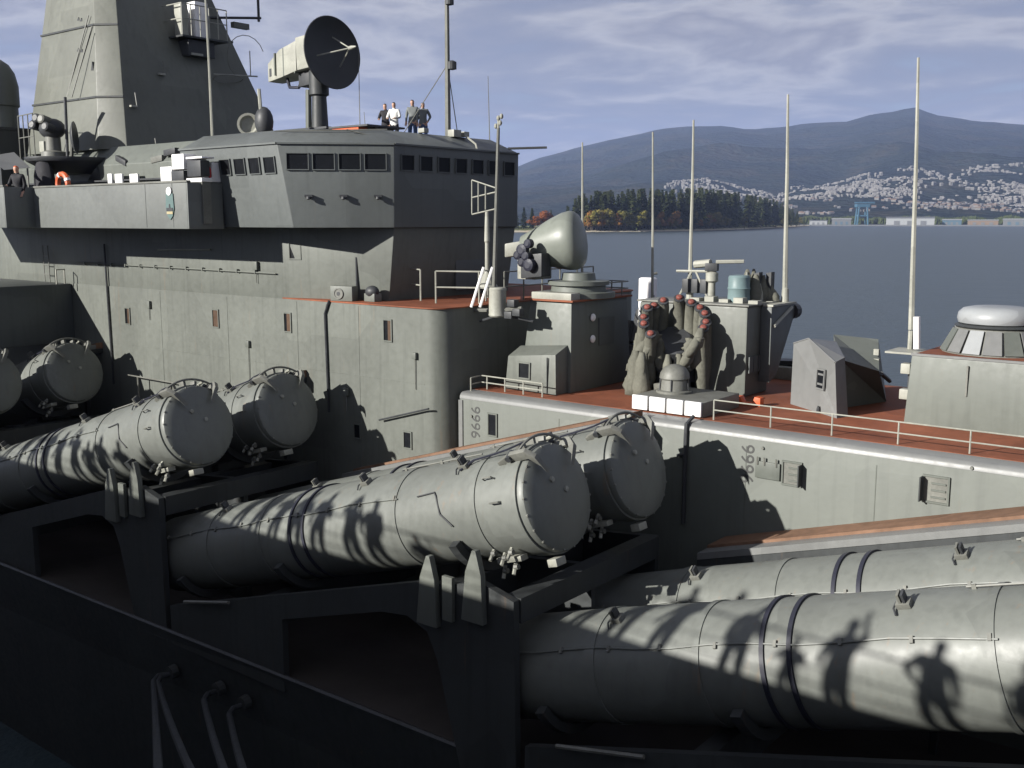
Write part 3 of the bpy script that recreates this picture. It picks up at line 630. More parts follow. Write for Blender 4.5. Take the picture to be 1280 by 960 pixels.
MB().obox(p + Vector((.2, 1.2, -.15)), (0,1,0), (1,0,0), (0,0,1), .35, .1, .1).build('box', 'fit', y2); MB().obox(p + Vector((.25, 1.5, 1.15)), (0,1,.1), (1,0,0), (0,0,1), 1.1, .35, .1).build('grid_platform', 'fit', y2)
pw = thing('whip_antenna', 'pale leaning whip aerial standing in front of the dark tower', 'antenna', aty(266, 178, 21.5))
MB().tube([aty(266, 178, 21.5), aty(262, 90, 21.5), aty(257, 0, 21.5), aty(255, -60, 21.5)], .055, 6, .025).build('rod', 'pale', pw)
MB().lathe(aty(266, 178, 21.5) + Vector((0,0,-.15)), (0,0,1), [(0,.12),(.2,.1),(.25,.06)], 10).build('base', 'fit', pw)

# ------------------------------------------------------------------ forecastle house and its deck
fo = MB(); YP = 27.6
prof = [(YF, ZD), (YF, ZF-.16), (YF+.03, ZF-.06), (YF+.10, ZF-.02), (YF+.48, ZF), (YP-.48, ZF), (YP-.1, ZF-.02), (YP-.03, ZF-.06), (YP, ZF-.16), (YP, ZD)]
fore = fo.loft([[(-17.3, y, z) for y, z in prof], [(24, y, z) for y, z in prof]]).build('forecastle', 'house', ship, smooth=True, angle=50)
wy = MB().loft([[(-17.3, y, z) for y, z in ((YF-.012, ZF-.16), (YF+.0, ZF-.09), (YF+.035, ZF-.035), (YF+.09, ZF-.004), (YF+.44, ZF+.016), (YF+.44, ZF-.03), (YF+.1, ZF-.12))], [(24, y, z) for y, z in ((YF-.012, ZF-.16), (YF+.0, ZF-.09), (YF+.035, ZF-.035), (YF+.09, ZF-.004), (YF+.44, ZF+.016), (YF+.44, ZF-.03), (YF+.1, ZF-.12))]])
wy.build('waterway_edge', 'edge', ship, smooth=True, angle=50)
MB().box(-17.3, 24, YF+.46, YP-.46, ZF+.006, ZF+.022).build('forecastle_deck', 'deck', ship)
MB().box(-17.33, -17.2, YF-.03, YF+.02, ZD, ZF-.2).build('corner_post', 'edge', fore)
window(fore, aty(616, 531, YF-.002), (1,0,0), (0,0,1), .24, .52, shutter=.0, frame='house')
# hinged hatch covers on the side
for u, v, w_, h_, op in ((1170, 612, .42, .46, 1), (990, 592, .36, .44, 0)):
    c = aty(u, v, YF-.003); ww = window(fore, c, (1,0,0), (0,0,1), w_, h_, pane='fit', frame='house')
    for k in range(3): MB().box(c.x-w_*.2, c.x+w_*.42, c.y-.035, c.y-.012, c.z-.16+.13*k, c.z-.13+.13*k).build('slat', 'house', ww)
    MB().obox(c + Vector((-w_/2-.03 if op else w_/2+.03, -.10, 0)), (0,1,0), (0,0,1), (1,0,0), .10, h_/2, .012).build('shutter', 'under', ww)
c = aty(962, 588, YF-.002); MB().box(c.x-.30, c.x+.24, c.y-.05, c.y, c.z-.18, c.z+.17).build('cable_box', 'house', fore, bevel=.012)
for dx in (-.25, -.1, .16): MB().tube([c + Vector((dx, -.06, .1)), c + Vector((dx, -.06, .26))], .02, 5).build('cable_gland', 'fit', fore)
for u, v in ((954, 560), (590, 520), (668, 545), (1215, 585)): MB().lathe(aty(u, v, YF), (0,-1,0), [(0,.035),(.04,.03)], 8).build('stud', 'fit', fore)
textmesh('side_lettering', '9666', .42, 'ink', fore, aty(595, 528, YF-.006), (0,0,1), (-1,0,0))
textmesh('side_lettering', '9666', .42, 'ink', fore, aty(935, 580, YF-.006), (0,0,1), (-1,0,0))
for xs in (-14.2, -9.4, -6.7, -1.8): MB().box(xs, xs+.018, YF-.007, YF+.01, ZD, ZF-.32).build('weld_seam', 'house', fore)
a = aty(858, 530, YF-.05)
MB().tube([a + Vector((0, .3, .12)), a + Vector((0, 0, 0)), a + Vector((-.01, 0, -.3)), a + Vector((-.01, 0, -2.2))], .045, 6).build('pipe', 'dark', fore)
MB().tube([a + Vector((-.2, 0, -.72)), a + Vector((.0, 0, -.66))], .04, 6).build('pipe', 'dark', fore)

# sloping red walkways beside each pair of tubes
HEADX = [0.1, -10.55, -21.2, -31.85]
for hx in HEADX:
    x1 = hx - 1.35; x0 = hx - 9.9; zc = lambda x: -4.22 + (x - hx + 1.6)*math.tan(TP)*.98
    y0, y1 = 18.22, (YF - .005 if hx > -15 else YW - .005)
    w_ = thing('sloping_walkway', {0.1: 'red sloping walkway beside the nearest launch tubes', -10.55: 'red sloping walkway beside the middle launch tubes', -21.2: 'shaded walkway beside the left launch tubes', -31.85: 'shaded walkway beside the leftmost launch tubes'}[hx], 'walkway', (hx - 5, 18.8, zc(hx - 5)))
    yr = y0 + .42
    MB().prism([(x0, zc(x0)), (x1, zc(x1)), (x1, zc(x1)-.2), (x0, zc(x0)-.2)], 'y', yr+.002, y1).build('tread', 'fadedeck', w_)
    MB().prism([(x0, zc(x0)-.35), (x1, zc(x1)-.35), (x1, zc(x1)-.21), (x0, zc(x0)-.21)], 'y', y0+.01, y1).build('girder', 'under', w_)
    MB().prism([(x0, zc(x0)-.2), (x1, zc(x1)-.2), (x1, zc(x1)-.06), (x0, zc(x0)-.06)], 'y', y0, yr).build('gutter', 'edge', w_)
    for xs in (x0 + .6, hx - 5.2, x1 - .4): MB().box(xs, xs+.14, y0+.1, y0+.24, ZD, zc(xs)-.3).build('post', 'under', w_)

# ------------------------------------------------------------------ launch tubes
TD = Vector((math.cos(TP), 0, math.sin(TP))); TU = Vector((-math.sin(TP), 0, math.cos(TP)))
def side(a): return Vector((0, 1, 0))*math.sin(a)*-1 + TU*math.cos(a)      # a = 0 on top, positive towards the quay
def make_tube(loc):
    loc = Vector(loc); t = thing('missile_launch_tube', 'x', 'launch tube', loc, 'missile launch tubes along the side'); P = lambda s, a=0, r=1.0: loc + TD*s + side(a)*r
    pr = [(-12.1, .55), (-12.1, .88), (-12.0, .93)]
    for s_, w_ in ((-9.6, .10), (-7.55, .06), (-3.2, .05), (-1.15, .07)):
        pr += [(s_-w_, .965), (s_-w_, .985), (s_+w_, .985), (s_+w_, .965)]
    pr += [(-.42, .97), (-.42, 1.0), (-.1, 1.0), (-.1, .96)]
    MB().lathe(loc, TD, pr, 64).build('barrel', 'tube', t, smooth=True, angle=35)
    for s_ in (-6.42, -5.98): MB().lathe(loc, TD, [(s_-.035, .966), (s_-.035, 1.0), (s_+.035, 1.0), (s_+.035, .966)], 64).build('clamp_band', 'rubber', t, smooth=True, angle=35)
    cap = MB().lathe(loc, TD, [(-.11, .96), (-.02, .965), (.03, .94), (.07, .87), (.12, .62), (.145, .3), (.15, .02)], 48).build('end_cap', 'tube', t, smooth=True, angle=30)
    for a, r in ((.55, .40), (-.9, .16)): MB().lathe(loc + side(a)*r, TD, [(.12, .055), (.18, .05), (.19, .02)], 10).build('cap_boss', 'pale', cap)
    for a in (-.62, .62):            # hinge arms over the top of the cap
        d0, d1_ = P(-.62, a, 1.06), P(.16, a*.98, 1.02); arm = MB(); e = side(a + math.pi/2)
        arm.loft([[q + e*.05, q - e*.05, q - e*.05 - side(a)*hh, q + e*.05 - side(a)*hh] for q, hh in ((P(-.62, a, 1.03), .1), (P(-.28, a, 1.16), .18), (P(.08, a, 1.17), .17), (P(.22, a, 1.0), .22), (P(.24, a, .72), .12))])
        ar = arm.build('hinge_arm', 'fit', t, bevel=.01)
        MB().lathe(P(-.3, a, 1.1) - e*.1, e, [(0, .06), (.2, .06)], 10).build('pin', 'dark', ar)
    for a in (-.28, 0, .28): MB().obox(P(-.3, a, 1.05), TD, side(a + math.pi/2), side(a), .10, .035, .08).build('cap_lug', 'fit', t, bevel=.01)
    MB().tube([P(-.1, -.6 + k*.12, 1.14) for k in range(11)], .028, 6).build('hinge_rod', 'fit', t)
    # lifting padeyes along the barrel
    for s_, a in ((-4.35, .42), (-9.2, .42), (-1.55, .50)):
        lug = MB().obox(P(s_, a, 1.0), TD, side(a + math.pi/2), side(a), .10, .09, .05).build('padeye', 'fit', t, bevel=.012)
        for k in (-1, 1): MB().obox(P(s_ + .03*k, a, 1.09), TD, side(a + math.pi/2), side(a), .018, .07, .1).build('padeye_cheek', 'dark' if k > 0 else 'fit', lug)
        MB().tube([P(s_-.1, a, 1.03), P(s_-.12, a+.12, 1.02), P(s_-.08, a+.22, 1.0)], .015, 5).build('shackle', 'dark', lug)
    MB().tube([P(-2.55, 1.05, .985), P(-2.1, 1.02, .985), P(-2.05, 1.1, .985), P(-1.95, 1.45, .99), P(-1.7, 1.7, .995)], .016, 5).build('cable', 'dark', t)
    MB().tube([P(-3.6 + k*.36, .06, 1.0) for k in range(7)], .018, 5).build('top_rail', 'fit', t)
    for s_ in (-2.5, -3.5): MB().obox(P(s_, .06, .99), TD, (0,1,0), TU, .03, .02, .04).build('rail_foot', 'fit', t)
    MB().tube([P(-11.5 + k*.7, 1.0 + .03*math.sin(k*1.7), .985) for k in range(13)], .016, 5).build('conduit', 'tube', t, smooth=True)
    for k in range(9): MB().obox(P(-11.2 + k*1.0, 1.0, .985), TD, side(1.0 + math.pi/2), side(1.0), .025, .05, .022).build('conduit_clip', 'fit', t)
    for k in range(20): MB().lathe(P(.01, k*.314 + .15, .93), TD, [(0, .028), (.035, .026), (.04, .012)], 6).build('cap_bolt', 'fit', cap)
    for a, s_ in ((.95, -.75), (-.95, -.75), (1.4, -.55)): MB().tube([P(s_-.12, a, .98), P(s_-.1, a, 1.06), P(s_+.1, a, 1.06), P(s_+.12, a, .98)], .016, 5).build('hand_grip', 'fit', t)
    MB().tube([P(-.2, .3, 1.12), P(-.45, .45, 1.12), P(-.9, .36, 1.03), P(-1.35, .44, 1.03), P(-1.6, .62, .99)], .02, 5).build('hose', 'rubber', t, smooth=True)
    MB().obox(P(-.78, -.5, 1.04), TD, side(-.5 + math.pi/2), side(-.5), .16, .12, .09).build('actuator', 'fit', t, bevel=.02)
    MB().tube([P(-.6, -.5, 1.08), P(-.2, -.45, 1.16)], .035, 6).build('actuator_rod', 'pale', t)
    # latch gear under the cap
    lt = MB().obox(P(-.75, 2.5, 1.1), TD, (0,1,0), TU, .28, .10, .05).build('latch_gear', 'pale', t, bevel=.01)
    for k, (ds, da, rr) in enumerate(((-.3, 2.35, 1.04), (-.05, 2.4, 1.12), (.1, 2.55, 1.22), (-.2, 2.6, 1.25), (.18, 2.3, 1.1))):
        MB().tube([P(-.8 + ds, da, rr - .08), P(-.8 + ds, da, rr + .16)], .035, 6).build('latch_bolt', 'pale', lt)
        MB().lathe(P(-.8 + ds, da, rr + .02), TD, [(0, .06), (.08, .05)], 8).build('latch_bolt', 'fit', lt)
    MB().obox(P(-.1, 2.9, 1.12), TD, (0,1,0), TU, .10, .14, .07).build('latch_stop', 'pale', t, bevel=.01)
    # saddles the tube lies in
    for s_ in (-1.75, -7.0, -10.8):
        sd = MB(); n = 14
        for i in range(n):
            a0, a1 = 2.0 + (2.28*i)/n, 2.0 + (2.28*(i+1))/n
            q = [P(s_, a, rr) for a, rr in ((a0, .99), (a1, .99), (a1, 1.16), (a0, 1.16))]; sd.loft([[v - TD*.09 for v in q], [v + TD*.09 for v in q]])
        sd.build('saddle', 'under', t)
    return t
tubes = {}
t0 = None
TL = {(0.1, 0): 'large grey missile launch tube nearest the camera, bearing shadows of people', (0.1, 1): 'grey launch tube lying just behind the nearest one at right',
      (-10.55, 0): 'large grey launch tube in the middle of the picture, nearer of its pair', (-10.55, 1): 'grey launch tube behind the middle one, its cap below the white boxes',
      (-21.2, 0): 'grey launch tube at left with striped shadows, nearer of its pair', (-21.2, 1): 'grey launch tube at left, farther of its pair, against the side wall',
      (-31.85, 0): 'shaded launch tube cut by the left edge of the picture', (-31.85, 1): 'shaded launch tube at far left, farther of its pair'}
for hx in HEADX:
    for k, yy in enumerate((14.4, 17.1)):
        if t0 is None: t = t0 = make_tube((hx, yy, -4.83))
        else: t = copy_tree(t0); t.location = (hx, yy, -4.83 - (0.03 if hx < -15 else 0))
        t['label'] = TL[(hx, k)]

# ------------------------------------------------------------------ supports below the tubes
SL = ['nearest', 'middle', 'left', 'leftmost']
def make_support(hx, lab):
    t = thing('tube_support', lab, 'support frame', (hx - 1, 15.8, ZD), 'support frames under the launch tubes')
    ax = lambda x: -4.83 + (x - hx)*math.tan(TP)
    X = lambda d: hx + d
    xa, xb = X(-10.45), X(-.02)
    zb = ZD - .2
    # outer side plate with a round-cornered opening: ring of points as an open-bottomed portal
    op = [(X(-6.3), zb), (X(-6.3), ax(X(-6.3))-1.62), (X(-3.3), ax(X(-3.3))-1.60), (X(-2.6), ax(X(-2.6))-1.72), (X(-2.1), ax(X(-2.1))-2.05), (X(-1.85), ax(X(-1.85))-2.6), (X(-1.3), zb)]
    out = [(X(.0), zb), (X(-.05), ax(X(0))-1.62), (X(-.8), ax(X(-.8))-1.20), (X(-1.6), ax(X(-1.6))-1.18), (X(-2.2), ax(X(-2.2))-1.08), (xa, ax(xa)-1.08), (xa, zb)]
    mb = MB()
    # pieces: rear panel, beam over the opening, front pylon
    y0, y1 = 13.25, 13.40
    mb.prism([(xa, zb), op[0], op[1], (X(-6.3), ax(X(-6.3))-1.08), (xa, ax(xa)-1.08)], 'y', y0, y1)
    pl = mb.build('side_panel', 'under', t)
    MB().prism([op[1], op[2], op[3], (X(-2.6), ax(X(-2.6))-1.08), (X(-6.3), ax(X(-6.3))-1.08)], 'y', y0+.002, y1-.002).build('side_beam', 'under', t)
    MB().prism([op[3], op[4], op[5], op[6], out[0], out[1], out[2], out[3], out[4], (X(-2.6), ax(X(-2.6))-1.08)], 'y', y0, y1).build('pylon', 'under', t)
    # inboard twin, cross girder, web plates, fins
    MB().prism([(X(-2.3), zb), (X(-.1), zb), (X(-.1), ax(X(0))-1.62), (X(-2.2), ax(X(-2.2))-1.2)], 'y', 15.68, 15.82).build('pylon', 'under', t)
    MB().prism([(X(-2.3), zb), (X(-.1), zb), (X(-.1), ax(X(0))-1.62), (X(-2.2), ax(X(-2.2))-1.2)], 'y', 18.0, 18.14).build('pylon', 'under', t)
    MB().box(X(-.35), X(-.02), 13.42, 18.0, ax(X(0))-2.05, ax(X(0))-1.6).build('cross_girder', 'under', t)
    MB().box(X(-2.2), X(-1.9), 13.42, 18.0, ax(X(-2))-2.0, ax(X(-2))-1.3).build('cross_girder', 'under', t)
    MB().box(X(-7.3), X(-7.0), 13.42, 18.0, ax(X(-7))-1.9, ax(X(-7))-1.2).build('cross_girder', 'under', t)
    for d in (-1.95, -.85):
        x = X(d); MB().prism([(x-.28, ax(x)-1.9), (x+.22, ax(x)-1.9), (x+.18, ax(x)-1.0), (x+.06, ax(x)-.58), (x-.02, ax(x)-.58), (x-.18, ax(x)-1.0)], 'y', y0-.14, y0-.01).build('fin', 'hull', t, bevel=.01)
    MB().box(X(-1.62), X(-1.38), y0-.10, y0-.01, ax(X(-1.5))-1.85, ax(X(-1.5))-1.02).build('fin', 'hull', t, bevel=.01)
    MB().tube([(X(-9.7), y0-.1, ax(X(-9.7))-1.0), (X(-8.0), y0-.1, ax(X(-8))-1.12)], .04, 6).build('drain_pipe', 'fit', t)
    return t
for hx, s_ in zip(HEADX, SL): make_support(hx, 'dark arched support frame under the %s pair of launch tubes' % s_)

# ------------------------------------------------------------------ forecastle equipment
def fdeck(x, y): return Vector((x, y, ZF + .022))
# gun director with its radome
gd = thing('radar_director', 'tall grey director house topped by a cream rounded radar cover', 'radar', fdeck(-15.6, 22))
zt = -2.02
MB().loft([[(-16.5, 20.9, ZF+.022), (-14.9, 20.9, ZF+.022), (-14.9, 23.7, ZF+.022), (-16.5, 23.7, ZF+.022)], [(-16.3, 21.05, zt), (-15.0, 21.05, zt), (-15.0, 23.6, zt), (-16.3, 23.6, zt)]]).build('tower', 'house', gd, bevel=.03)
MB().loft([[(-16.62, 20.42, ZF+.022), (-15.0, 20.42, ZF+.022), (-15.0, 20.93, ZF+.022), (-16.62, 20.93, ZF+.022)], [(-16.55, 20.46, -3.42), (-15.05, 20.46, -3.28), (-15.05, 20.98, -3.08), (-16.55, 20.98, -3.2)]]).build('cabin', 'hull', gd, bevel=.02)
window(gd, (-16.0, 20.44, -3.75), (1,0,0), (0,.03,1), .32, .36)
MB().box(-15.28, -15.26, 20.395, 20.43, -4.25, -3.36).build('seam', 'under', gd)
MB().box(-16.4, -14.9, 20.95, 23.7, zt+.004, zt+.05).build('top_plate', 'deck', gd)
for z_, y_ in ((-2.45, 21.9), (-3.0, 21.9)): MB().ball((-14.93, y_, z_), .05, .1, .1).build('lamp', 'white', gd)
MB().box(-15.02, -14.93, 22.2, 22.9, -3.2, -2.5).build('panel', 'bridge', gd)
MB().lathe((-15.6, 22.2, zt+.05), (0,0,1), [(0,.95),(.14,.95),(.16,.72),(.30,.70),(.32,.8),(.42,.8),(.44,.45),(.62,.42)], 28).build('turntable', 'house', gd, smooth=True, angle=30)
dc = aty(701, 303, 22.15); da = Vector((.90, .36, .16)).normalized()
MB().lathe(dc, da, [(-1.05,.26),(-1.03,.33),(-.6,.49),(-.15,.66),(.15,.75),(.34,.77),(.45,.74),(.54,.65),(.60,.48),(.635,.25),(.64,.02)], 32).build('radar_cover', 'radome', gd, smooth=True, angle=60)
rb = dc - da*.85
MB().obox(rb + Vector((-.15, 0, -.02)), da, (0,1,0), (0,0,1), .36, .34, .18).build('receiver_box', 'pale', gd, bevel=.03)
MB().obox(rb + Vector((.12, .05, -.52)), (1,0,0), (0,1,0), (0,0,1), .30, .36, .30).build('yoke', 'pale', gd, bevel=.03)
for dx, dz, rr in ((.30, -.05, .17), (.16, -.18, .12), (.42, -.2, .13), (.5, .12, .12), (.3, -.36, .12), (.52, -.42, .17)):
    MB().lathe(rb + Vector((dx, -.62, dz)), (0,-1,0), [(0,rr),(.14,rr*.95),(.17,rr*.5)], 14).build('drive_gear', 'rubber', gd)
MB().obox(rb + Vector((.5, -.40, -.45)), (1,0,.1), (0,1,0), (0,0,1), .34, .2, .3).build('elevation_arm', 'dark', gd, bevel=.03)
MB().obox((-15.6, 21.2, zt+.12), (1,0,0), (0,1,0), (0,0,1), .62, .2, .1).build('step', 'pale', gd, bevel=.02)
# rails on the director's roof and the drum beside it
def rail(name, label, pts, h, nposts, mats='pale', r=.02, mids=(.5,), group=None):
    t = thing(name, label, 'railing', pts[0], group); pts = [Vector(p) for p in pts]
    L_ = [0]
    for a, b in zip(pts, pts[1:]): L_.append(L_[-1] + (b - a).length)
    for k in range(nposts):
        s = L_[-1]*k/(nposts - 1)
        for i in range(len(pts) - 1):
            if s <= L_[i+1] + 1e-6: p = pts[i].lerp(pts[i+1], (s - L_[i])/(L_[i+1] - L_[i])); break
        MB().tube([p, p + Vector((0, 0, h))], r, 6).build('post', mats, t)
    for m_ in (1.0,) + tuple(mids): MB().tube([p + Vector((0, 0, h*m_)) for p in pts], r*.85, 6).build('rail', mats, t)
    return t
rail('guard_rail', 'thin dark rail on the roof of the radar director', [(-14.98, 22.5, zt+.05), (-14.98, 23.6, zt+.05), (-16.3, 23.6, zt+.05)], .36, 4, 'fit')
dr = thing('hose_drum', 'small pale upright drum on a bracket at the front of the red bridge deck', 'drum', aty(622, 395, 20.2))
c = aty(622, 378, 20.2)
MB().lathe(c + Vector((0, 0, -.36)), (0,0,1), [(0,.2),(.04,.23),(.10,.22),(.62,.22),(.70,.23),(.74,.2)], 20).build('drum', 'pale', dr, smooth=True, angle=35)
MB().tube([c + Vector((-.9, 0, -.25)), c + Vector((0, 0, -.2)), c + Vector((.7, .1, -.12))], .05, 6).build('bracket', 'fit', dr)
MB().tube([c + Vector((-.5, -.1, -.5)), c + Vector((.1, 0, -.3)), c + Vector((.9, .3, -.45))], .035, 6).build('bracket', 'dark', dr)
for dx, dz in ((.45, .0), (.62, -.22), (.36, -.3)): MB().obox(c + Vector((dx, .05, dz)), (1,0,0), (0,1,0), (0,0,1), .12, .1, .09).build('valve', 'dark', dr, bevel=.02)
# low platform with white panels and a mushroom vent
lk = thing('deck_platform', 'low grey platform with four white panels on its side at the deck edge', 'platform', fdeck(-11.6, 20.7))
MB().box(-12.52, -10.72, 20.02, 21.75, ZF+.022, ZF+.36).build('box', 'fit', lk, bevel=.03)
for k in range(4): MB().box(-12.50 + k*.452, -12.10 + k*.452, 19.95, 20.02, ZF+.05, ZF+.37).build('white_panel', 'white', lk, bevel=.012)
mv = thing('mushroom_vent', 'grey domed mushroom vent standing on the low platform', 'vent', (-12.0, 20.9, ZF+.36))
MB().lathe((-11.95, 20.9, ZF+.36), (0,0,1), [(0,.42),(.05,.42),(.07,.34),(.30,.32),(.34,.35),(.46,.33),(.58,.25),(.64,.12),(.66,.01)], 24).build('cowl', 'fit', mv, smooth=True, angle=40)
for a in range(6): MB().tube([(-11.95 + .36*math.cos(a), 20.9 + .36*math.sin(a), ZF+.42), (-11.95 + .34*math.cos(a), 20.9 + .34*math.sin(a), ZF+.7)], .015, 4).build('rib', 'dark', mv)
# rocket launcher: horseshoe of canvas-wrapped barrels with red muzzle caps
C = aty(843, 400, 22.3); ch = Vector((-C.x, -C.y, 0)).normalized(); A_ = (ch*.62 + Vector((0, 0, .79))).normalized()
E1 = Vector((0, 0, 1)).cross(ch).normalized(); E2 = A_.cross(E1)
if E2.z < 0: E2 = -E2
if E1.dot(RT) < 0: E1 = -E1
rl = thing('rocket_launcher', 'horseshoe rocket launcher wrapped in grey canvas with red muzzle caps', 'rocket launcher', fdeck(C.x - .2, C.y + .2))
angs = [112, 132, 152, 172, 194, 222, 82, 58, 36, 16, -4, -24]
for k, dg in enumerate(angs):
    a = R(dg); c = C + E1*math.cos(a)*.76 + E2*math.sin(a)*.72 + A_*random.uniform(-.06, .06)
    ln = random.uniform(1.25, 1.6) if abs(dg - 90) > 40 else .9
    sag = E1*(-.10 if dg > 90 else .04) + Vector((0, 0, -.05))
    dn_ = (A_*.45 + Vector((0, 0, .62)) + E1*(.10 if dg > 90 else -.02)).normalized()
    b = MB().tube([c, c - A_*ln*.25, c - A_*ln*.25 - dn_*ln*.4, c - A_*ln*.25 - dn_*ln*.85], .14, 10, .19).build('barrel', 'canvas', rl, smooth=True, angle=60)
    MB().lathe(c - A_*.05, A_, [(0,.135),(.08,.14),(.09,.11)], 12).build('collar', 'dark', b)
    MB().lathe(c + A_*.03, A_, [(0,.085),(.05,.075),(.07,.04)], 12).build('muzzle_cap', 'pink', b)
MB().lathe(C - A_*1.35, A_, [(0,.42),(.1,.5),(.65,.5),(.7,.42)], 18).build('cradle', 'dark', rl)
MB().obox(C - A_*1.0 + Vector((0, 0, -.35)), E1, ch, (0,0,1), .62, .3, .45).build('yoke', 'dark', rl, bevel=.05)
MB().lathe(fdeck(C.x - .2, C.y + .25), (0,0,1), [(0,.75),(.14,.75),(.16,.5),(.55,.46),(.6,.55),(.7,.55)], 24).build('pedestal', 'under', rl, smooth=True, angle=35)
for dx, dy, s_ in ((-.55, -.55, .22), (-.25, -.75, .18), (.6, -.45, .16), (.45, -.7, .14)):      # gathered skirts of the cover
    q = fdeck(C.x - .2 + dx, C.y + dy)
    MB().loft([[q + Vector((math.cos(i*.785)*s_*f*(1 + .25*((i*7 + k) % 3)), math.sin(i*.785)*s_*f, z_)) for i in range(8)] for k, (z_, f) in enumerate(((0.0, .9), (.2, 1.15), (.5, .8), (.85, .65), (1.1, .3)))]).build('canvas_skirt', 'canvas', rl, smooth=True, angle=80)
rnd_ = random.Random(5)
for k in range(16):
    left = k < 10
    u0 = rnd_.uniform(797, 826) if left else rnd_.uniform(858, 880); v0 = rnd_.uniform(412, 432) if left else rnd_.uniform(408, 425)
    u1 = rnd_.uniform(786, 832) if left else rnd_.uniform(852, 872); v1 = rnd_.uniform(462, 492) if left else rnd_.uniform(436, 462)
    y_ = C.y + rnd_.uniform(-.45, .25); a_, b_ = aty(u0, v0, y_), aty(u1, v1, y_ - .1); m_ = a_.lerp(b_, .5) + Vector((rnd_.uniform(-.1, .1), rnd_.uniform(-.15, .1), 0))
    rr = rnd_.uniform(.07, .14); pts_ = [a_, a_.lerp(m_, .6), m_, m_.lerp(b_, .6), b_]
    fold = MB(); rings_ = []
    for i_, p_ in enumerate(pts_):
        q_ = rr*(.75, 1.15, .9, 1.3, .55)[i_]; rings_.append([p_ + RT*math.cos(j*.785)*q_*(1 + .3*((j*5 + i_ + k) % 3 - 1)) + FH*math.sin(j*.785)*q_*.8 for j in range(8)])
    fold.loft(rings_).build('canvas_fold', 'canvas', rl, smooth=True, angle=70)
for k in range(5):
    p_ = aty(rnd_.uniform(800, 878), rnd_.uniform(476, 494), C.y - .6); MB().obox(p_, (1, rnd_.uniform(-.5, .5), .2), (0, 1, 0), (0, 0, 1), .13, .08, .09).build('tie_fitting', ('pale', 'fit', 'dark')[k % 3], rl, bevel=.02)
# second launcher, seen end-on in shade
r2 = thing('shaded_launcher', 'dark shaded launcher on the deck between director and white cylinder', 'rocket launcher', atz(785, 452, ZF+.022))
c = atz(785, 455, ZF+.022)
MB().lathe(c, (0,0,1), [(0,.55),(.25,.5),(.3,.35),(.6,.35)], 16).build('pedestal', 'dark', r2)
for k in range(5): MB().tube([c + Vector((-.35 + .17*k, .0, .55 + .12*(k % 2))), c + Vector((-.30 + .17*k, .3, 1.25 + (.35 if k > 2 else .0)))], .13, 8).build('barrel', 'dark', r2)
wc = thing('white_cylinder', 'upright white cylinder with a looped cable behind the rocket launcher', 'cylinder', atz(808, 455, ZF+.022))
c = atz(808, 456, ZF+.022); z1_ = aty(808, 347, c.y).z
MB().lathe(c, (0,0,1), [(0,.30),(.1,.27),((z1_-c.z)*.48,.27),((z1_-c.z)*.49,.29),((z1_-c.z)*.51,.29),((z1_-c.z)*.52,.27),(z1_-c.z-.03,.27),(z1_-c.z,.22)], 24).build('body', 'white', wc, smooth=True, angle=35)
MB().tube([(c.x+.2, c.y-.1, z1_-.05), (c.x+.22, c.y-.1, z1_+.12), (c.x+.3, c.y, z1_+.14)], .04, 6).build('cap_pipe', 'fit', wc)
MB().tube([(c.x+.3, c.y-.2, z1_-.5), (c.x+.38, c.y-.3, z1_-.9), (c.x+.6, c.y-.3, z1_-1.15), (c.x+.75, c.y-.2, z1_-1.25)], .045, 6).build('cable', 'rubber', wc)

# box house with its outrigged platform
bh = thing('wing_house', 'grey box house with a flared platform reaching outboard to the right', 'deckhouse', fdeck(-12.6, 24))
zb_ = aty(932, 384, 23.1).z
MB().box(-14.3, -11.25, 23.1, 24.35, ZF+.022, zb_).build('house', 'hull', bh, bevel=.06)
MB().box(-14.35, -11.2, 23.05, 24.4, zb_+.004, zb_+.05).build('roof_plate', 'fit', bh, bevel=.015)
MB().box(-13.0, -11.22, 24.41, 25.15, zb_-.02, zb_+.06).build('platform', 'pale', bh)
MB().prism([(23.8, zb_-.03), (25.12, zb_-.03), (25.16, zb_-.30), (24.2, zb_-1.75), (23.8, zb_-1.9)], 'x', -11.24, -10.95).build('flare', 'bridge', bh, bevel=.02)
MB().box(-11.19, -10.92, 23.8, 25.18, zb_-.02, zb_+.03).build('platform', 'pale', bh)
MB().tube([(-10.92, 23.9, zb_-.5), (-10.92, 24.9, zb_-.1)], .045, 6).build('strut', 'pale', bh)
MB().lathe((-11.05, 25.14, zb_-.22), (0,1,0), [(0,.2),(.25,.2),(.3,.1)], 12).build('lamp', 'dark', bh)
for k in range(3): MB().box(-11.23, -11.2, 23.2 + k*.25, 23.4 + k*.25, ZF+.6, ZF+1.0).build('panel', 'bridge', bh)
def ontop(u, v, y, name, label, cat, build):
    p = aty(u, v, y); p.z = zb_ + .05; t = thing(name, label, cat, p); build(t, p); return t
ontop(923, 383, 23.9, 'turquoise_drum', 'small turquoise drum on the roof of the box house', 'drum', lambda t, p: MB().lathe(p, (0,0,1), [(0,.26),(.03,.28),(.3,.27),(.34,.29),(.37,.27),(.62,.27),(.66,.24),(.68,.05)], 18).build('shell', 'cyan', t, smooth=True, angle=35))
def frame_(t, p):
    for dx in (-.45, .45): MB().tube([p + Vector((dx, 0, 0)), p + Vector((dx*.1, 0, .75))], .03, 5).build('leg', 'pale', t)
    MB().tube([p + Vector((-.5, 0, .72)), p + Vector((.5, 0, .74))], .035, 5).build('bar', 'pale', t)
    for dx in (-.22, .05, .3): MB().obox(p + Vector((dx, .05, .35)), (1,0,0), (0,1,0), (0,0,1), .09, .1, .18).build('instrument', 'dark', t, bevel=.02)
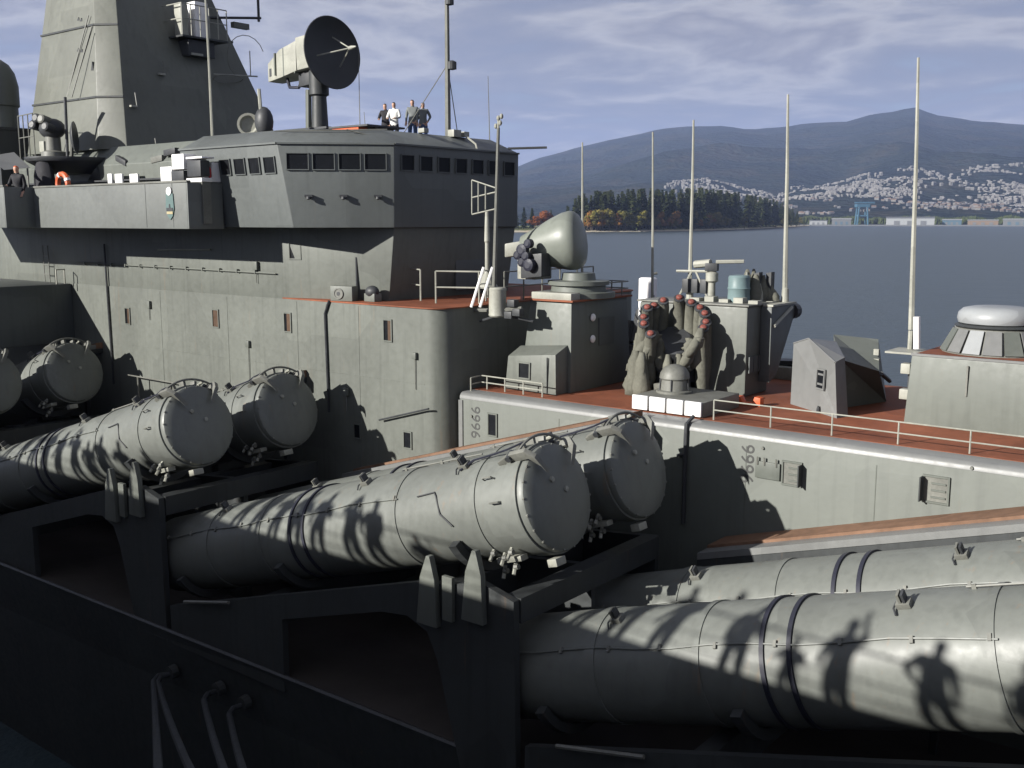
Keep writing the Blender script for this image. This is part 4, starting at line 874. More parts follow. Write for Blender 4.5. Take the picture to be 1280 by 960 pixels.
ontop(866, 380, 23.9, 'instrument_frame', 'pale trestle frame with dark blue instruments on the box house roof', 'frame', frame_)
def sight_(t, p):
    MB().lathe(p, (0,0,1), [(0,.2),(.05,.2),(.1,.1),(.45,.09),(.5,.16),(.7,.16),(.74,.1)], 14).build('pillar', 'pale', t, smooth=True, angle=35)
    MB().obox(p + Vector((.0, -.02, .85)), (1,.3,0), (-.3,1,0), (0,0,1), .16, .12, .1).build('head', 'dark', t, bevel=.02)
    MB().tube([p + Vector((.1, 0, .98)), p + Vector((.75, .25, 1.0))], .05, 6).build('arm', 'pale', t)
    MB().tube([p + Vector((-.5, 0, .9)), p + Vector((-.05, 0, .95))], .1, 8).build('optic', 'pale', t)
ontop(889, 380, 23.9, 'sighting_post', 'pale pillar sight with side arm on the box house roof', 'sight', sight_)
def bund(seed):
    def f(t, p):
        rnd = random.Random(seed)
        for k in range(9):
            b0 = p + Vector((rnd.uniform(-.28, .28), rnd.uniform(-.15, .15), 0)); hh = rnd.uniform(.3, .8); lean = Vector((rnd.uniform(-.12, .12), 0, 0))
            MB().loft([[b0 + lean*f + Vector((math.cos(i*.898)*rr*(1 + .3*((i*3 + k) % 3 - 1)), math.sin(i*.898)*rr, hh*f)) for i in range(7)] for f, rr in ((0, .12), (.35, .15), (.7, .1), (1.0, .03))]).build('bundle', 'canvas' if k % 3 else 'pale', t, smooth=True, angle=60)
        MB().obox(p + Vector((.12, .0, .42)), (1,0,.2), (0,1,0), (0,0,1), .07, .1, .3).build('strap', 'dark', t)
    return f
ontop(941, 382, 24.4, 'covered_gun', 'lumpy canvas-covered mount beside the turquoise drum', 'covered mount', bund(3))
ontop(956, 382, 24.7, 'covered_gun', 'smaller canvas-covered mount nearest the long whip aerial', 'covered mount', bund(8))
ontop(905, 384, 23.6, 'roof_fittings', 'low pale fittings along the edge of the box house roof', 'fittings', lambda t, p: [MB().box(p.x-.9+.4*k, p.x-.65+.4*k, p.y-.1, p.y+.15, p.z, p.z+.08+.05*(k % 2)).build('fitting', 'pale', t) for k in range(5)])
# orange chock at its foot
oc = thing('orange_chock', 'small orange chock on the red deck by the box house', 'chock', atz(935, 506, ZF+.022))
c = atz(935, 506, ZF+.022); MB().prism([(c.x-.35, c.z), (c.x+.35, c.z), (c.x+.35, c.z+.2), (c.x+.2, c.z+.22), (c.x+.14, c.z+.06), (c.x-.1, c.z+.06), (c.x-.16, c.z+.2), (c.x-.35, c.z+.18)], 'y', c.y-.1, c.y+.1).build('chock', 'orange', oc, bevel=.015)
for k, (u, v) in enumerate(((870, 515), (890, 508), (905, 512))):
    c = atz(u, v, ZF+.022); MB().lathe(c, (0,0,1), [(0,.12),(.2,.1),(.24,.14),(.3,.12)], 12).build('x', 'fit', None)
    o = bpy.context.scene.collection.objects[-1]; o.name = 'bollard'; tag(o, 'small grey bollard at the foot of the rocket launcher', 'bollard', 'bollards by the rocket launcher')
# companionway cabin
cb_ = thing('deck_cabin', 'small tapered pale grey cabin with one window on the red deck', 'cabin', fdeck(-9, 23))
def down(p, k=1.0, dx=0, dy=0): return Vector((p.x*k + dx, p.y*k + dy, ZF + .022))
a_, b_, c_ = atz(988, 505, ZF+.022), atz(1046, 523, ZF+.022), atz(1060, 520, ZF+.022); d_ = Vector((-9.45, 23.75, ZF+.022))
A1, P1, B1_, C1 = aty(992, 429, a_.y+.08), aty(1011, 423, a_.y-.15), aty(1044, 453, b_.y+.12), aty(1056, 447, c_.y+.12); D1 = Vector((-9.3, 23.8, A1.z+.02))
hut = MB(); hut.add([a_, b_, c_, d_, A1, P1, B1_, C1, D1], [(3,2,1,0), (0,1,6,5,4), (1,2,7,6), (2,3,8,7), (3,0,4,8), (4,5,8), (5,6,7,8)])
hut.build('front_hut', 'edge', cb_)
T1, T2, T3, T4 = aty(1042, 418, 24.7), aty(1098, 424, 25.1), aty(1099, 464, 23.7), aty(1050, 449, 23.0)
G1, G2, G3, G4 = Vector((-9.7, 25.2, ZF+.022)), atz(1106, 484, ZF+.022), atz(1108, 502, ZF+.022), Vector((-8.9, 22.9, ZF+.022))
MB().loft([[G1, G2, G3, G4], [T1, T2, T3, T4]]).build('rear_block', 'house', cb_)
n0_ = (b_ - a_).normalized(); upv = ((A1 - a_) - n0_*(A1 - a_).dot(n0_)).normalized(); nn_ = n0_.cross(upv)
dq = ray(1027, 474); tq = (a_.dot(nn_))/(dq.dot(nn_)); cw = dq*tq + nn_*.012
window(cb_, cw, n0_, upv, .26, .40, frame='edge')
for k in (-1, 1): MB().obox(cw + upv*.11*k + nn_*.02, n0_, upv, nn_, .10, .022, .008).build('window_bar', 'edge', cb_)
dq = ray(1025, 514); cw = dq*(a_.dot(nn_)/dq.dot(nn_)) + nn_*.05
MB().lathe(cw + Vector((0, 0, -.08)), (0,0,1), [(0,.05),(.14,.04),(.2,.02)], 8).build('door_stop', 'dark', cb_)
for p_, q_ in ((A1, P1), (P1, B1_), (B1_, C1)): MB().tube([p_, q_], .018, 5).build('roof_edge', 'edge', cb_)
MB().tube([T3 + Vector((.05, 0, -.05)), G3 + Vector((.05, 0, .5))], .05, 6).build('drain', 'dark', cb_)
for v_ in (440, 452): MB().obox(aty(1096, v_, 24.2), (1,0,0), (0,1,0), (0,0,1), .06, .05, .07).build('latch', 'pale', cb_)
lz = thing('port_fittings', 'pale low fittings on the deck beyond the small cabin', 'fittings', atz(968, 468, ZF+.022))
c = atz(968, 470, ZF+.022); MB().box(c.x-.9, c.x+.9, c.y-.5, c.y+.3, c.z, c.z+.35).build('locker', 'pale', lz, bevel=.04); MB().obox(c + Vector((.2, 0, .42)), (1,0,.06), (0,1,0), (0,0,1), .8, .3, .06).build('lid', 'under', lz)
# house at the right edge with the round vent
rh = thing('gun_house', 'pale grey deckhouse with a red roof at the right edge', 'deckhouse', fdeck(-3, 24))
zr_ = aty(1130, 444, 22.2).z
MB().loft([[(-7.12, 22.2, ZF+.022), (3, 22.2, ZF+.022), (3, 26.6, ZF+.022), (-7.12, 26.6, ZF+.022)], [(-7.05, 22.25, zr_), (3, 22.25, zr_), (3, 26.5, zr_), (-7.05, 26.5, zr_)]]).build('house', 'house', rh, bevel=.03)
MB().box(-7.0, 3, 22.3, 26.45, zr_+.004, zr_+.035).build('roof', 'deck', rh)
MB().box(-7.06, 3, 22.235, 22.30, zr_+.002, zr_+.05).build('roof_edge', 'edge', rh)
for xs, z0_, z1_ in ((-5.92, -.75, -.12), (-4.72, -1.05, -.2), (-3.3, -1.3, -.1)): MB().box(xs, xs+.035, 22.195, 22.24, zr_+z0_, zr_+z1_).build('cable_run', 'fit', rh)
for dz in (-.3, -.85): MB().box(-7.3, -7.1, 22.35, 22.6, zr_+dz-.12, zr_+dz+.1).build('lamp_box', 'pale', rh, bevel=.02)
MB().box(-7.7, -7.02, 22.5, 23.4, zr_-.02, zr_+.02).build('shelf', 'pale', rh)
MB().box(-7.18, -7.1, 22.5, 22.7, ZF+.3, zr_-.2).build('ladder', 'dark', rh)
c = aty(1243, 446, 23.7); c.z = zr_ + .035
vt = thing('domed_vent', 'squat white domed vent on a flared panelled base upon the red roof', 'vent', c)
MB().lathe(c, (0,0,1), [(0,1.06),(.02,1.06),(.05,1.02),(.52,.80),(.55,.74)], 40).build('base', 'fit', vt)
for k in range(16):                     # flared panels, each its own plate
    a0, a1 = (k + .07)*math.pi/8, (k + .93)*math.pi/8; q = []
    for rr, zz_ in ((1.07, .03), (.83, .50)): q.append((rr, zz_))
    P_ = lambda a, r_, z_: c + Vector((math.cos(a)*r_, math.sin(a)*r_, z_))
    MB().loft([[P_(a0, q[0][0], q[0][1]), P_(a1, q[0][0], q[0][1]), P_(a1, q[1][0], q[1][1]), P_(a0, q[1][0], q[1][1])], [P_(a0, q[0][0]+.03, q[0][1]+.01), P_(a1, q[0][0]+.03, q[0][1]+.01), P_(a1, q[1][0]+.03, q[1][1]+.01), P_(a0, q[1][0]+.03, q[1][1]+.01)]]).build('panel', ('edge', 'house', 'edge', 'domew')[k % 4], vt)
MB().lathe(c, (0,0,1), [(.53,.80),(.56,.84),(.60,.78),(.62,.70)], 40).build('ring', 'under', vt)
MB().lathe(c, (0,0,1), [(.61,.70),(.63,.76),(.72,.79),(.84,.77),(.93,.68),(.97,.5),(.98,.02)], 40).build('dome', 'domew', vt, smooth=True, angle=50)
c2 = c + Vector((1.25, .5, 0)); g2 = thing('dark_gun_mount', 'dark curved mount beside the domed vent, cut by the right edge', 'mount', c2)
MB().tube([c2, c2 + Vector((0, 0, .8)), c2 + Vector((-.15, 0, 1.15)), c2 + Vector((-.5, .0, 1.0))], .2, 10).build('arm', 'dark', g2, smooth=True); MB().lathe(c2, (0,0,1), [(0,.4),(.3,.35)], 14).build('base', 'dark', g2)

# railings
rail('deck_railing', 'low thin pale railing along the forecastle edge at right', [(-10.45, 20.0, ZF+.02), (8, 20.0, ZF+.02)], .44, 15, 'pale', .018)
rail('deck_railing', 'low pale railing at the aft corner of the forecastle deck', [(-17.15, 19.7, ZF+.0), (-17.15, 20.1, ZF+.02), (-15.1, 20.0, ZF+.02)], .34, 5, 'pale', .02)
zz0 = ZR + .035
a = atz(496, 371, zz0); b = atz(526, 376, zz0)
rail('bridge_deck_rail', 'short pale rail left of the gap below the dark bridge front', [a, b], .84, 3, 'pale', .024)
a = atz(545, 379, zz0); b = atz(606, 380, zz0); e_ = atz(614, 362, zz0)
rail('bridge_deck_rail', 'longer pale rail right of the gap on the red bridge deck', [a, b, e_], .84, 7, 'pale', .024)
a = Vector((-17.6, 22.0, zz0)); rail('bridge_deck_rail', 'thin dark rail beyond the leaning pole on the red bridge deck', [(-17.6, 21.6, zz0), (-17.6, 25.8, zz0)], .8, 6, 'fit', .022)
for k, u in enumerate((589, 600)):
    a = atz(u, 384, zz0); t = tag(MB().tube([a, a + Vector((.25, .2, 1.0))], .035, 6).build('leaning_pole', 'white', None), ('white leaning pole by the bridge deck rail, the left of two', 'white leaning pole by the bridge deck rail, the right of two')[k], 'pole')

# poles and aerials
def whip(u0, v0, u1, v1, y, label, r0=.05, r1=.02, base=True, mat='pale'):
    a = aty(u0, v0, y); b = aty(u1, v1, y); t = thing('whip_antenna', label, 'antenna', a, None)
    MB().tube([a, a.lerp(b, .3), a.lerp(b, .65) + Vector((.01, 0, 0)), b], r0, 6, r1).build('rod', mat, t)
    if base: MB().lathe(a + Vector((0, 0, -.05)), (0,0,1), [(0,.16),(.08,.16),(.12,.1),(.45,.085),(.5,.05)], 12).build('base', mat, t)
    return t
whip(981, 381, 985, 118, 24.9, 'tall pale whip aerial on the end of the flared platform', .075, .03)
whip(862, 376, 867, 150, 24.1, 'pale whip aerial rising from the box house roof behind the rocket launcher', .06, .025)
w3 = whip(1139, 412, 1148, 72, 23.2, 'tallest pale whip aerial, left of the red-roofed house', .07, .03, False)
a = aty(1139, 412, 23.2); MB().tube([a + Vector((0, 0, -.02)), (a.x, a.y, zr_-.02)], .06, 8).build('stub', 'pale', w3); a = aty(1146, 436, 23.0); MB().tube([a, aty(1146, 396, 23.0)], .075, 8).build('insulator', 'white', w3)
for u, v0, v1, lb in ((815, 452, 165, 'faint thin whip aerial between the radar cover and the rocket launcher'), (727, 455, 178, 'faint thin whip aerial rising behind the round radar cover')):
    p = atz(u, 470, ZF+.022); whip(u, 470, u + 1, v1, p.y, lb, .05, .022)
pm = thing('signal_pole', 'tall pole with a small head and ladder aerial in front of the dark bridge', 'pole', aty(617, 384, 20.65))
a = aty(617, 384, 20.65); b = aty(623, 160, 20.65)
MB().tube([a, a.lerp(b, .5), b], .06, 8, .04).build('pole', 'fit', pm)
MB().tube([b, b + Vector((0, 0, .22))], .03, 6).build('pole_head', 'pale', pm)
for k, (dx, dz) in enumerate(((-.08, .05), (.06, .12), (0, .24), (.1, .28))): MB().ball(b + Vector((dx, 0, dz)), .05, .05, .07, 8, 5).build('pole_head', 'pale', pm)
MB().lathe(aty(609, 346, 21.4) + Vector((0,0,-.3)), (0,0,1), [(0,.30),(.05,.28),(.40,.09),(.5,.06),(1.2,.055),(1.25,.075),(2.0,.05),(2.05,.02)], 16).build('insulator', 'pale', pm)
for v in (225, 243, 264): MB().tube([aty(590, v + (4 if v > 240 else 0), 20.6), aty(620, v + (-3 if v > 240 else 10), 20.65)], .018, 5).build('aerial_bar', 'pale', pm)
for u in (590, 598, 607): MB().tube([aty(u, 225 + (u - 590)*.4, 20.6), aty(u, 267 - (u - 590)*.3, 20.6)], .018, 5).build('aerial_bar', 'pale', pm)
mp_ = thing('signal_mast', 'slender stayed mast on the bridge roof rising out of the picture', 'mast', (-20.75, 22.9, 2.38))
MB().tube([(-20.75, 22.9, 2.38), (-20.75, 22.9, 5), (-20.75, 22.9, 9)], .085, 8, .05).build('pole', 'fit', mp_)
c = aty(565, 82, 22.9); MB().lathe(c, (0,0,1), [(-.12,.05),(-.1,.13),(.1,.13),(.14,.05)], 12).build('lamp', 'dark', mp_)
c = aty(562, 2, 22.9); MB().lathe(c, (0,0,1), [(-.1,.05),(-.08,.12),(.1,.12),(.14,.05)], 12).build('lamp', 'dark', mp_)
for dx, dy in ((-1.0, -.9), (-.8, .8), (.12, .3)): MB().tube([(-20.75 + dx, 22.9 + dy, 2.38), (-20.75, 22.9, 4.4)], .014, 5).build('stay', 'fit', mp_)
for k, (u, v0, v1) in enumerate(((450, 165, 60), (612, 175, 95), (457, 165, 140))):
    a = aty(u, v0, 22.5); b = aty(u - 2, v1, 22.5); tag(MB().tube([a, b], .016, 5, .008).build('thin_aerial', 'fit', None), ('hair-thin aerial on the bridge roof right of the dish', 'hair-thin aerial near the front of the bridge roof', 'short thin aerial on the bridge roof beside the group of men')[k], 'antenna')

# big dish radar on the bridge roof
c = aty(415, 66, 21.6); rd = thing('dish_radar', 'large dark round dish radar on a pedestal above the bridge', 'radar', (c.x - .55, c.y, 2.38))
dn = Vector((.985, -.05, .06)).normalized()
MB().lathe(c, dn, [(-.28,.25),(-.24,.55),(-.12,.85),(.02,1.04),(.03,1.06),(.05,1.04),(-.07,.85),(-.17,.55),(-.21,.25),(-.215,.02)], 44).build('dish', 'dish', rd, smooth=True, angle=50)
for a in range(3):
    e = dn.orthogonal().normalized(); e.rotate(Matrix.Rotation(a*2.094 + .5, 3, dn)); MB().tube([c + e*.5 - dn*.1, c + dn*.82], .022, 5).build('feed_strut', 'pale', rd)
MB().lathe(c + dn*.8, dn, [(0,.06),(.12,.06),(.3,.02)], 10).build('feed', 'pale', rd)
h0 = c - dn*.3
MB().obox(h0 - dn*.45 + Vector((0,0,.1)), dn, (0,1,0), Vector((-.06,0,1)), .42, .46, .48).build('gear_box', 'pale', rd, bevel=.04)
MB().loft([[h0 - dn*s_ + Vector((0, y_*w_, z_*w_ + dz)) for y_, z_ in ((-1,-1),(1,-1),(1,1),(-1,1))] for s_, w_, dz in ((.9, .44, .06), (1.75, .42, -.04), (2.3, .32, -.14), (2.55, .28, -.18))]).build('waveguide_box', 'pale', rd, bevel=.03)
for s_ in (1.0, 1.55, 2.0): MB().obox(h0 - dn*s_ + Vector((0, -.05, -.02)), dn, (0,1,0), (0,0,1), .025, .38, .41 if s_ < 1.6 else .33).build('rib', 'house', rd)
MB().obox(h0 - dn*2.3 + Vector((0, -.26, -.2)), dn, (0,1,0), (0,0,1), .12, .06, .12).build('vent', 'dark', rd)
MB().obox(h0 - dn*.12 + Vector((0, 0, .0)), dn, (0,1,0), (0,0,1), .12, .36, .36).build('hub', 'dark', rd, bevel=.04)
MB().tube([h0 - dn*1.7 + Vector((0, -.2, -.38)), h0 - dn*1.55 + Vector((0, -.2, -.75)), h0 - dn*1.1 + Vector((0, -.2, -.82)), h0 - dn*.8 + Vector((0, -.2, -.5))], .05, 7).build('hose', 'rubber', rd)
MB().obox(h0 - dn*.75 + Vector((0, 0, -.62)), dn, (0,1,0), (0,0,1), .3, .25, .2).build('drive', 'dark', rd, bevel=.04)
pb = Vector((c.x - .62, c.y, 2.38))
MB().loft([[pb + Vector((math.cos(i*.524)*r_ - .0, math.sin(i*.524)*r_, z_)) for i in range(12)] for z_, r_ in ((0, .42), (.3, .34), (.35, .26), (1.3, .22), (1.35, .3), (2.1, .3))]).build('pedestal', 'under', rd, smooth=True, angle=40)
MB().tube([pb + Vector((-.3, -.2, .2)), pb + Vector((-.25, -.2, 1.5))], .09, 8).build('pedestal', 'house', rd)
pf = thing('radar_platform', 'thin dark platform edged in orange under the dish radar pedestal', 'platform', (pb.x, pb.y, 2.38))
MB().box(pb.x-1.0, pb.x+1.3, pb.y-.9, pb.y+.9, 2.62, 2.68).build('plate', 'dark', pf); MB().box(pb.x-.8, pb.x+.4, pb.y-.86, pb.y-.5, 2.46, 2.615).build('edge_box', 'orange', pf)
MB().box(pb.x+1.4, pb.x+3.0, pb.y-.9, pb.y+.6, 2.60, 2.65).build('plate', 'dark', pf); MB().box(pb.x+1.5, pb.x+2.6, pb.y-.86, pb.y-.5, 2.47, 2.595).build('edge_box', 'orange', pf)
for dx in (-.7, .9, 1.7, 2.8): MB().box(pb.x+dx, pb.x+dx+.1, pb.y-.4, pb.y-.3, 2.36, 2.63).build('foot', 'dark', pf)
# searchlight and ring reflector left of the dish, on the roof edge
sl = thing('searchlight', 'pale ring-fronted searchlight on the bridge roof beside the tower', 'searchlight', aty(312, 172, 19.6))
c = aty(311, 156, 19.6); MB().lathe(c, Vector((.75, -.65, 0)), [(-.3,.2),(-.25,.3),(.1,.33),(.12,.33),(.12,.26),(.02,.2),(.0,.02)], 20).build('drum', 'pale', sl, smooth=True, angle=40); MB().tube([(c.x, c.y, 2.38), (c.x, c.y, c.z-.25)], .06, 6).build('post', 'fit', sl)
s2 = thing('optical_sight', 'dark round-topped sight on the bridge roof at the foot of the tower', 'sight', aty(328, 172, 19.4))
c = aty(330, 152, 19.4); MB().ball(c, .3, .25, .42).build('hood', 'dark', s2, smooth=True); MB().tube([(c.x, c.y, 2.38), (c.x, c.y, c.z)], .09, 8).build('post', 'fit', s2); MB().ball(c + Vector((0, -.1, -.5)), .34, .3, .2).build('bowl', 'dark', s2, smooth=True); MB().tube([c + Vector((.05, -.1, -.3)), c + Vector((-.05, -.1, .9))], .05, 6).build('spike', 'pale', s2)

# ------------------------------------------------------------------ left: platform, radome, wing fittings
fb = thing('forward_block', 'dark box sponson on the side wall at the left edge', 'sponson', (-40, 17.4, -4.3))
MB().loft([[(-46, 12.9, -4.25), (-35.0, 12.9, -4.25), (-35.0, YW-.004, -4.25), (-46, YW-.004, -4.25)], [(-46, 12.7, ZR), (-35.0, 12.7, ZR), (-35.0, YW-.004, ZR), (-46, YW-.004, ZR)]]).build('box', 'bridge', fb, bevel=.05)  # outboard overhang, out of view, added to shade the leftmost tubes
MB().tube([(-35.0, 18.65, ZR), (-35.0, 18.65, ZR+.5), (-34.9, 18.3, ZR+.5), (-34.9, 18.3, ZR)], .03, 6).build('rail', 'pale', fb)
pc = aty(62, 203, 17.5)
pd = thing('sponson_platform', 'dark round-fronted platform jutting from the tower foot at left', 'platform', (pc.x, pc.y, pc.z-.1))
MB().loft([[(pc.x + math.cos(k*.393)*1.35*f, pc.y + 1.0 + math.sin(k*.393)*1.7*f, z_) for k in range(16)] for z_, f in ((pc.z-.35, .55), (pc.z+.02, .97), (pc.z+.1, 1.0), (pc.z+.16, 1.0))]).build('tray', 'dark', pd, smooth=True, angle=30)
MB().tube([(pc.x, pc.y+1.2, pc.z-.3), (pc.x+.2, 18.9, pc.z-1.3)], .09, 6).build('brace', 'dark', pd)
MB().tube([(pc.x + .9, pc.y + 1.0, pc.z - .3), (pc.x + 1.1, 18.8, 1.3)], .35, 10, .2).build('brace', 'dark', pd, smooth=True)
op_ = thing('optical_director', 'shaded cluster of sights on the round platform at left', 'sight', (pc.x-.35, pc.y+.4, pc.z+.16))
q = Vector((pc.x-.45, pc.y+.4, pc.z+.16))
MB().lathe(q, (0,0,1), [(0,.4),(.2,.38),(.25,.25),(.7,.24)], 16).build('pillar', 'fit', op_, smooth=True, angle=35)
MB().ball(q + Vector((0, 0, .95)), .5, .4, .34).build('body', 'dark', op_, smooth=True)
for k, (dx, dz) in enumerate(((-.4, .15), (-.15, .35), (.2, .3), (.42, .05))): MB().lathe(q + Vector((dx, -.35, .9 + dz)), Vector((.3, -1, .2)), [(-.2,.14),(.15,.15),(.18,.1)], 12).build('lens_barrel', ('dark', 'dark', 'fit', 'dark')[k], op_)
MB().box(q.x-.35, q.x-.05, q.y-.3, q.y-.1, q.z+.2, q.z+.55).build('box', 'pale', op_, bevel=.02)
ds = thing('small_dish', 'small dark round dish on the platform against the lit tower face', 'dish', (pc.x+.75, pc.y+.6, pc.z+.16))
q = aty(93, 172, pc.y+.5); MB().lathe(q, Vector((.62, .75, .05)), [(-.12,.1),(-.08,.3),(0,.5),(.03,.52),(.04,.5),(-.03,.28),(-.06,.02)], 22).build('dish', 'dish', ds, smooth=True, angle=50)
MB().tube([q - Vector((.15, 0, 0)), (q.x-.25, q.y, pc.z+.16)], .06, 7).build('post', 'fit', ds); MB().tube([(q.x-.5, q.y, pc.z+.16), (q.x-.6, q.y+.1, pc.z+2.1)], .05, 7).build('post', 'dark', ds)
rail('platform_rail', 'thin rail of the round platform at left', [(pc.x-2.3, pc.y+.2, pc.z+.16), (pc.x-.9, pc.y+.0, pc.z+.16)], 1.45, 4, 'fit', .02)
q = aty(0, 118, 18.6); ra = thing('radome', 'grey domed radome above a railed stand at the left edge', 'radome', (q.x, q.y, .0))
MB().lathe((q.x-.1, q.y, q.z), (0,0,1), [(-1.2,.62),(-.45,.62),(-.4,.68),(.3,.68),(.75,.58),(1.05,.4),(1.22,.15),(1.25,.02)], 28).build('dome', 'hull', ra, smooth=True, angle=40)
MB().box(q.x-1.0, q.x+.75, q.y-.7, q.y+.9, q.z-1.3, q.z-1.2).build('stand', 'dark', ra); MB().box(q.x-1.0, q.x+.7, q.y-.5, q.y+.9, .0, q.z-1.3).build('stand', 'under', ra)
MB().tube([(q.x, q.y, q.z+1.2), (q.x, q.y, q.z+2.0)], .03, 5).build('spike', 'fit', ra)
q = aty(3, 204, 16.3); aw = thing('awning', 'pale blue-grey canvas awning over the bridge wing at the left edge', 'awning', (q.x-.5, q.y, -.1))
MB().loft([[(q.x-2.2, q.y-.4, q.z+.05), (q.x-.2, q.y-.4, q.z+.2), (q.x+.9, q.y-.4, q.z-.25)], [(q.x-2.2, q.y+.5, q.z+.30), (q.x-.2, q.y+.5, q.z+.38), (q.x+.8, q.y+.5, q.z-.15)]], cap=False, closed=False).build('sheet', 'edge', aw)
for dx in (-1.8, .8): MB().tube([(q.x+dx, q.y+.4, -.1), (q.x+dx, q.y+.4, q.z-.15)], .03, 5).build('post', 'fit', aw)
# lifebuoy on the house wall
c = aty(82, 230, 16.95); lb = thing('lifebuoy', 'orange lifebuoy ring hung on the house wall behind the bridge wing', 'lifebuoy', c)
MB().loft([[c + Vector((math.cos(a*.393)*(.30 + .085*math.cos(b*.785)), -.085 + .085*math.sin(b*.785) - .0, math.sin(a*.393)*(.30 + .085*math.cos(b*.785)))) for b in range(8)] for a in range(17)], cap=False).build('ring', 'orange', lb, smooth=True)
for a in (.4, 2.0, 3.5, 5.1): MB().lathe(c + Vector((math.cos(a)*.30, -.085, math.sin(a)*.30)), Vector((-math.sin(a), 0, math.cos(a))), [(-.04,.095),(.04,.095)], 10).build('band', 'white', lb)
# white signal lockers on the wing
def wbox(name, label, cat, u, v, y, parts):
    p = aty(u, v, y); p.z = -.1; t = thing(name, label, cat, p)
    for (u0, v0, u1, v1, dd, mt, nm) in parts:
        a = aty(u0, v1, y); b = aty(u1, v0, y); MB().box(a.x, b.x, y, y+dd, a.z, b.z).build(nm, mt, t, bevel=.02)
    q0 = aty(parts[0][0], parts[0][3], y); q1 = aty(parts[0][2], parts[0][3], y)
    MB().box(q0.x+.02, q1.x-.02, y+.03, y+.3, -.1, q0.z-.002).build('stand', 'fit', t)
wbox('signal_locker', 'stepped white signal locker on the bridge wing above the crest', 'locker', 210, 230, 17.0, [(201, 208, 214, 228, .4, 'white', 'lower_box'), (215, 192, 229, 212, .4, 'white', 'upper_box'), (214, 213, 229, 227, .3, 'dark', 'recess')])
wbox('white_hood', 'white-rimmed dark hood beside the signal locker', 'hood', 242, 228, 17.0, [(233, 222, 252, 228, .35, 'white', 'sill'), (234, 200, 250, 221, .3, 'dark', 'opening'), (232, 195, 252, 199, .4, 'white', 'brow')])
wbox('flag_bundle', 'white bundle with a red patch at the end of the bridge wing', 'bundle', 258, 228, 17.42, [(253, 203, 264, 228, .3, 'white', 'bundle')])
c = aty(262, 216, 17.38); MB().ball(c, .06, .04, .16, 10, 6).build('red_patch', 'redp', bpy.data.objects['flag_bundle'], smooth=True)
for k, (u, w_) in enumerate(((136, 4), (147, 8), (166, 9))):
    a = aty(u - w_/2, 233, 18.3); b = aty(u + w_/2, 217, 18.3); MB().box(a.x, b.x, 18.33, 18.40, a.z, b.z).build('white_panel', 'white', ah, bevel=.01)
for k, (u, v) in enumerate(((153, 201), (198, 199), (214, 190))):
    c = aty(u, v, 18.55); MB().obox(c, (1,0,-.35 if k == 0 else .1), (0,1,0), (0,0,1), .3, .08, .09).build('roof_fitting', 'dark' if k != 1 else 'fit', ah, bevel=.02)

# ------------------------------------------------------------------ mooring lines, quay, people
MR = [('doubled pale mooring line dropping from the hull at lower left', (196, 850), (262, 1010)), ('pale mooring line right of the doubled one at lower left', (254, 872), (300, 1010)), ('rightmost pale mooring line at lower left', (286, 890), (322, 1010))]
for k, (lb, p0, p1) in enumerate(MR):
    a = aty(*p0, 12.85); b = aty(*p1, 6.5); t = thing('mooring_line', lb, 'rope', a, 'mooring lines on the shaded hull')
    MB().tube([a + Vector((0, .35, .02)), a + Vector((0, .12, .04))] + [a.lerp(b, f) + Vector((0, 0, -.9*f*(1 - f))) for f in (.03, .1, .2, .35, .5, .7, 1.0)], .065, 8).build('rope', 'rope', t, smooth=True)
    if k == 0:
        MB().tube([a + Vector((0, .35, .02)), a + Vector((-.1, .12, .04))] + [a.lerp(b, f) + Vector((-.14 - .9*f, 0, -1.2*f*(1 - f))) for f in (.03, .1, .2, .35, .5, .7, 1.0)], .065, 8).build('rope', 'rope', t, smooth=True)
    MB().lathe(a + Vector((0, .38, .05)), (0,1,0), [(-.05,.16),(.12,.18)], 12).build('fairlead', 'under', t)

QZ = -1.5
qy = MB(); qy.box(-75, 45, -16, .28, WATER - 2, QZ); struct(qy.build('quay', 'concrete', None))
kb = MB(); kb.box(-75, 45, .08, .30, QZ + .004, -1.24); struct(kb.build('quay_kerb', 'concrete', None))
rq = thing('quay_railing', 'steel railing along the edge of the quay where the onlookers stand', 'railing', (-15, .2, QZ))
for z_, r_ in ((-.385, .024), (-.80, .012), (-1.05, .012)): MB().tube([(-75, .24, z_), (-15, .24, z_), (45, .24, z_)], r_, 6).build('rail', 'fit', rq)
for k in range(61): MB().tube([(-75 + 2*k + .6, .24, -1.24), (-75 + 2*k + .6, .24, -.385)], .02, 6).build('post', 'fit', rq)

